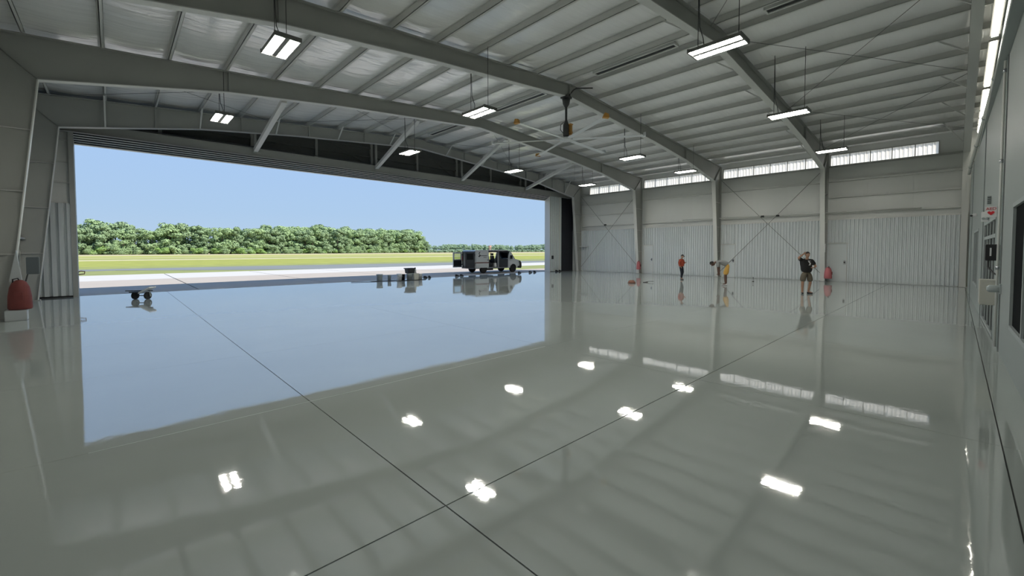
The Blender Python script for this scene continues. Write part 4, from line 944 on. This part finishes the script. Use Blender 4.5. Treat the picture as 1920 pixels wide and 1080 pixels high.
# man in orange: turned to the right of the picture, head down
d = VR*.62-VF*.78
person((23.9, 10.95, 0), face_ang(d.x, d.y), dict(pelvis=(0, 0, .94), belly=(0, .0, 1.1), chest=(0, .01, 1.30), neck=(0, .03, 1.48), head=(0, .07, 1.63),
       hipL=(-.09, 0, .90), kneeL=(-.10, .05, .50), ankL=(-.12, -.08, .09), toeL=(-.13, .06, .04), hipR=(.09, 0, .90), kneeR=(.12, .10, .50), ankR=(.13, .10, .09), toeR=(.15, .24, .04),
       shL=(-.17, .0, 1.40), elL=(-.26, .05, 1.15), wrL=(-.06, .25, 1.20), shR=(.17, .0, 1.40), elR=(.27, -.02, 1.13), wrR=(.26, .10, .92)),
       dict(face=Vector((.1, 1, -.45)), s=.925*1.0*1.5/1.66, bulk=1.1, shirt=1.18, palmL=Vector((0, 0, 1))), 'man in an orange long sleeved shirt, black cap and dark trousers by the right wall',
       dict(shirt='orange_shirt', legs='navy_pants', leg=1.1, shoes='black', hat=('cap', 'black'), sleeve=1.0), 'skin')
# bent worker: seen from the side-back, bending to the left
d = -VR*.8+VF*.45
def mk_bent():
    return dict(pelvis=(0, -.14, .97), belly=(0, .04, 1.11), chest=(0, .26, 1.17), neck=(0, .43, 1.12), head=(0, .56, 1.05),
       hipL=(-.09, -.10, .90), kneeL=(-.12, .0, .50), ankL=(-.13, -.03, .09), toeL=(-.14, .12, .04), hipR=(.09, -.10, .90), kneeR=(.12, -.02, .50), ankR=(.14, -.05, .09), toeR=(.15, .10, .04),
       shL=(-.17, .32, 1.13), elL=(-.19, .31, .84), wrL=(-.12, .30, .60), shR=(.17, .32, 1.13), elR=(.18, .27, .84), wrR=(.08, .26, .62))
person((21.5, 7.68, 0), face_ang(d.x, d.y), mk_bent(), dict(face=Vector((0, .35, -1)), up=Vector((0, 1, .3)), s=1.0, palmL=Vector((1, 0, 0)), palmR=Vector((1, 0, 0))), 'man bending over in a grey shirt and long yellow shorts',
       dict(shirt='grey_shirt', legs='yellow_shorts', leg=1.0, lw=1.2, hem=.1, shoes='white_cloth', hat=('hair', 'hair'), sleeve=.9), 'skin_dark')
# man in black, facing the camera, one hand at his brow
d = -VF*.97-VR*.1
def phone(r, V, hp_):
    p = V['pmL']; MB().box((p.x-.03, p.y+.02, p.z+.01), (p.x+.03, p.y+.03, p.z+.09)).build('phone', 'white_plastic', r, org=(0, 0, 0))
    c = V['chest']; MB().xz([(c.x-.06, c.z+.08), (c.x+.06, c.z+.1), (c.x+.03, c.z+.03), (c.x-.02, c.z-.04), (c.x+.03, c.z-.1), (c.x-.04, c.z-.1), (c.x-.06, c.z-.01), (c.x+.0, c.z+.05)], c.y+.165, c.y+.172).build('shirt_print', 'white_cloth', r, org=(0, 0, 0))
person((19.62, 4.0, 0), face_ang(d.x, d.y), dict(pelvis=(0, 0, .93), belly=(0, .02, 1.09), chest=(0, .02, 1.30), neck=(0, .02, 1.48), head=(0, .05, 1.63),
       hipL=(-.11, 0, .88), kneeL=(-.14, .03, .48), ankL=(-.10, -.02, .09), toeL=(-.20, .10, .04), hipR=(.11, 0, .88), kneeR=(.16, .03, .48), ankR=(.15, .0, .09), toeR=(.20, .13, .04),
       shL=(-.20, .0, 1.40), elL=(-.33, .06, 1.14), wrL=(-.13, .24, 1.12), shR=(.20, .0, 1.42), elR=(.40, .12, 1.50), wrR=(.20, .12, 1.66)),
       dict(face=Vector((.05, 1, -.2)), s=1.63/1.74, bulk=1.15, shirt=1.28, palmL=Vector((0, 0, -1)), palmR=Vector((0, -1, 0))), 'man in a black t-shirt and khaki shorts holding one hand to his brow',
       dict(shirt='black_shirt', legs='khaki', leg=.98, shoes='black', hat=('hair', 'hair'), sleeve=.75, extra=phone), 'skin')

# ------------------------------------------------------------------ to metres
done = set()
for o in bpy.data.objects:
    if o.type == 'MESH' and o.data.name not in done:
        done.add(o.data.name); o.data.transform(Matrix.Scale(S, 4))
    if o is not cam and o.type != 'LIGHT': o.location = o.location*S
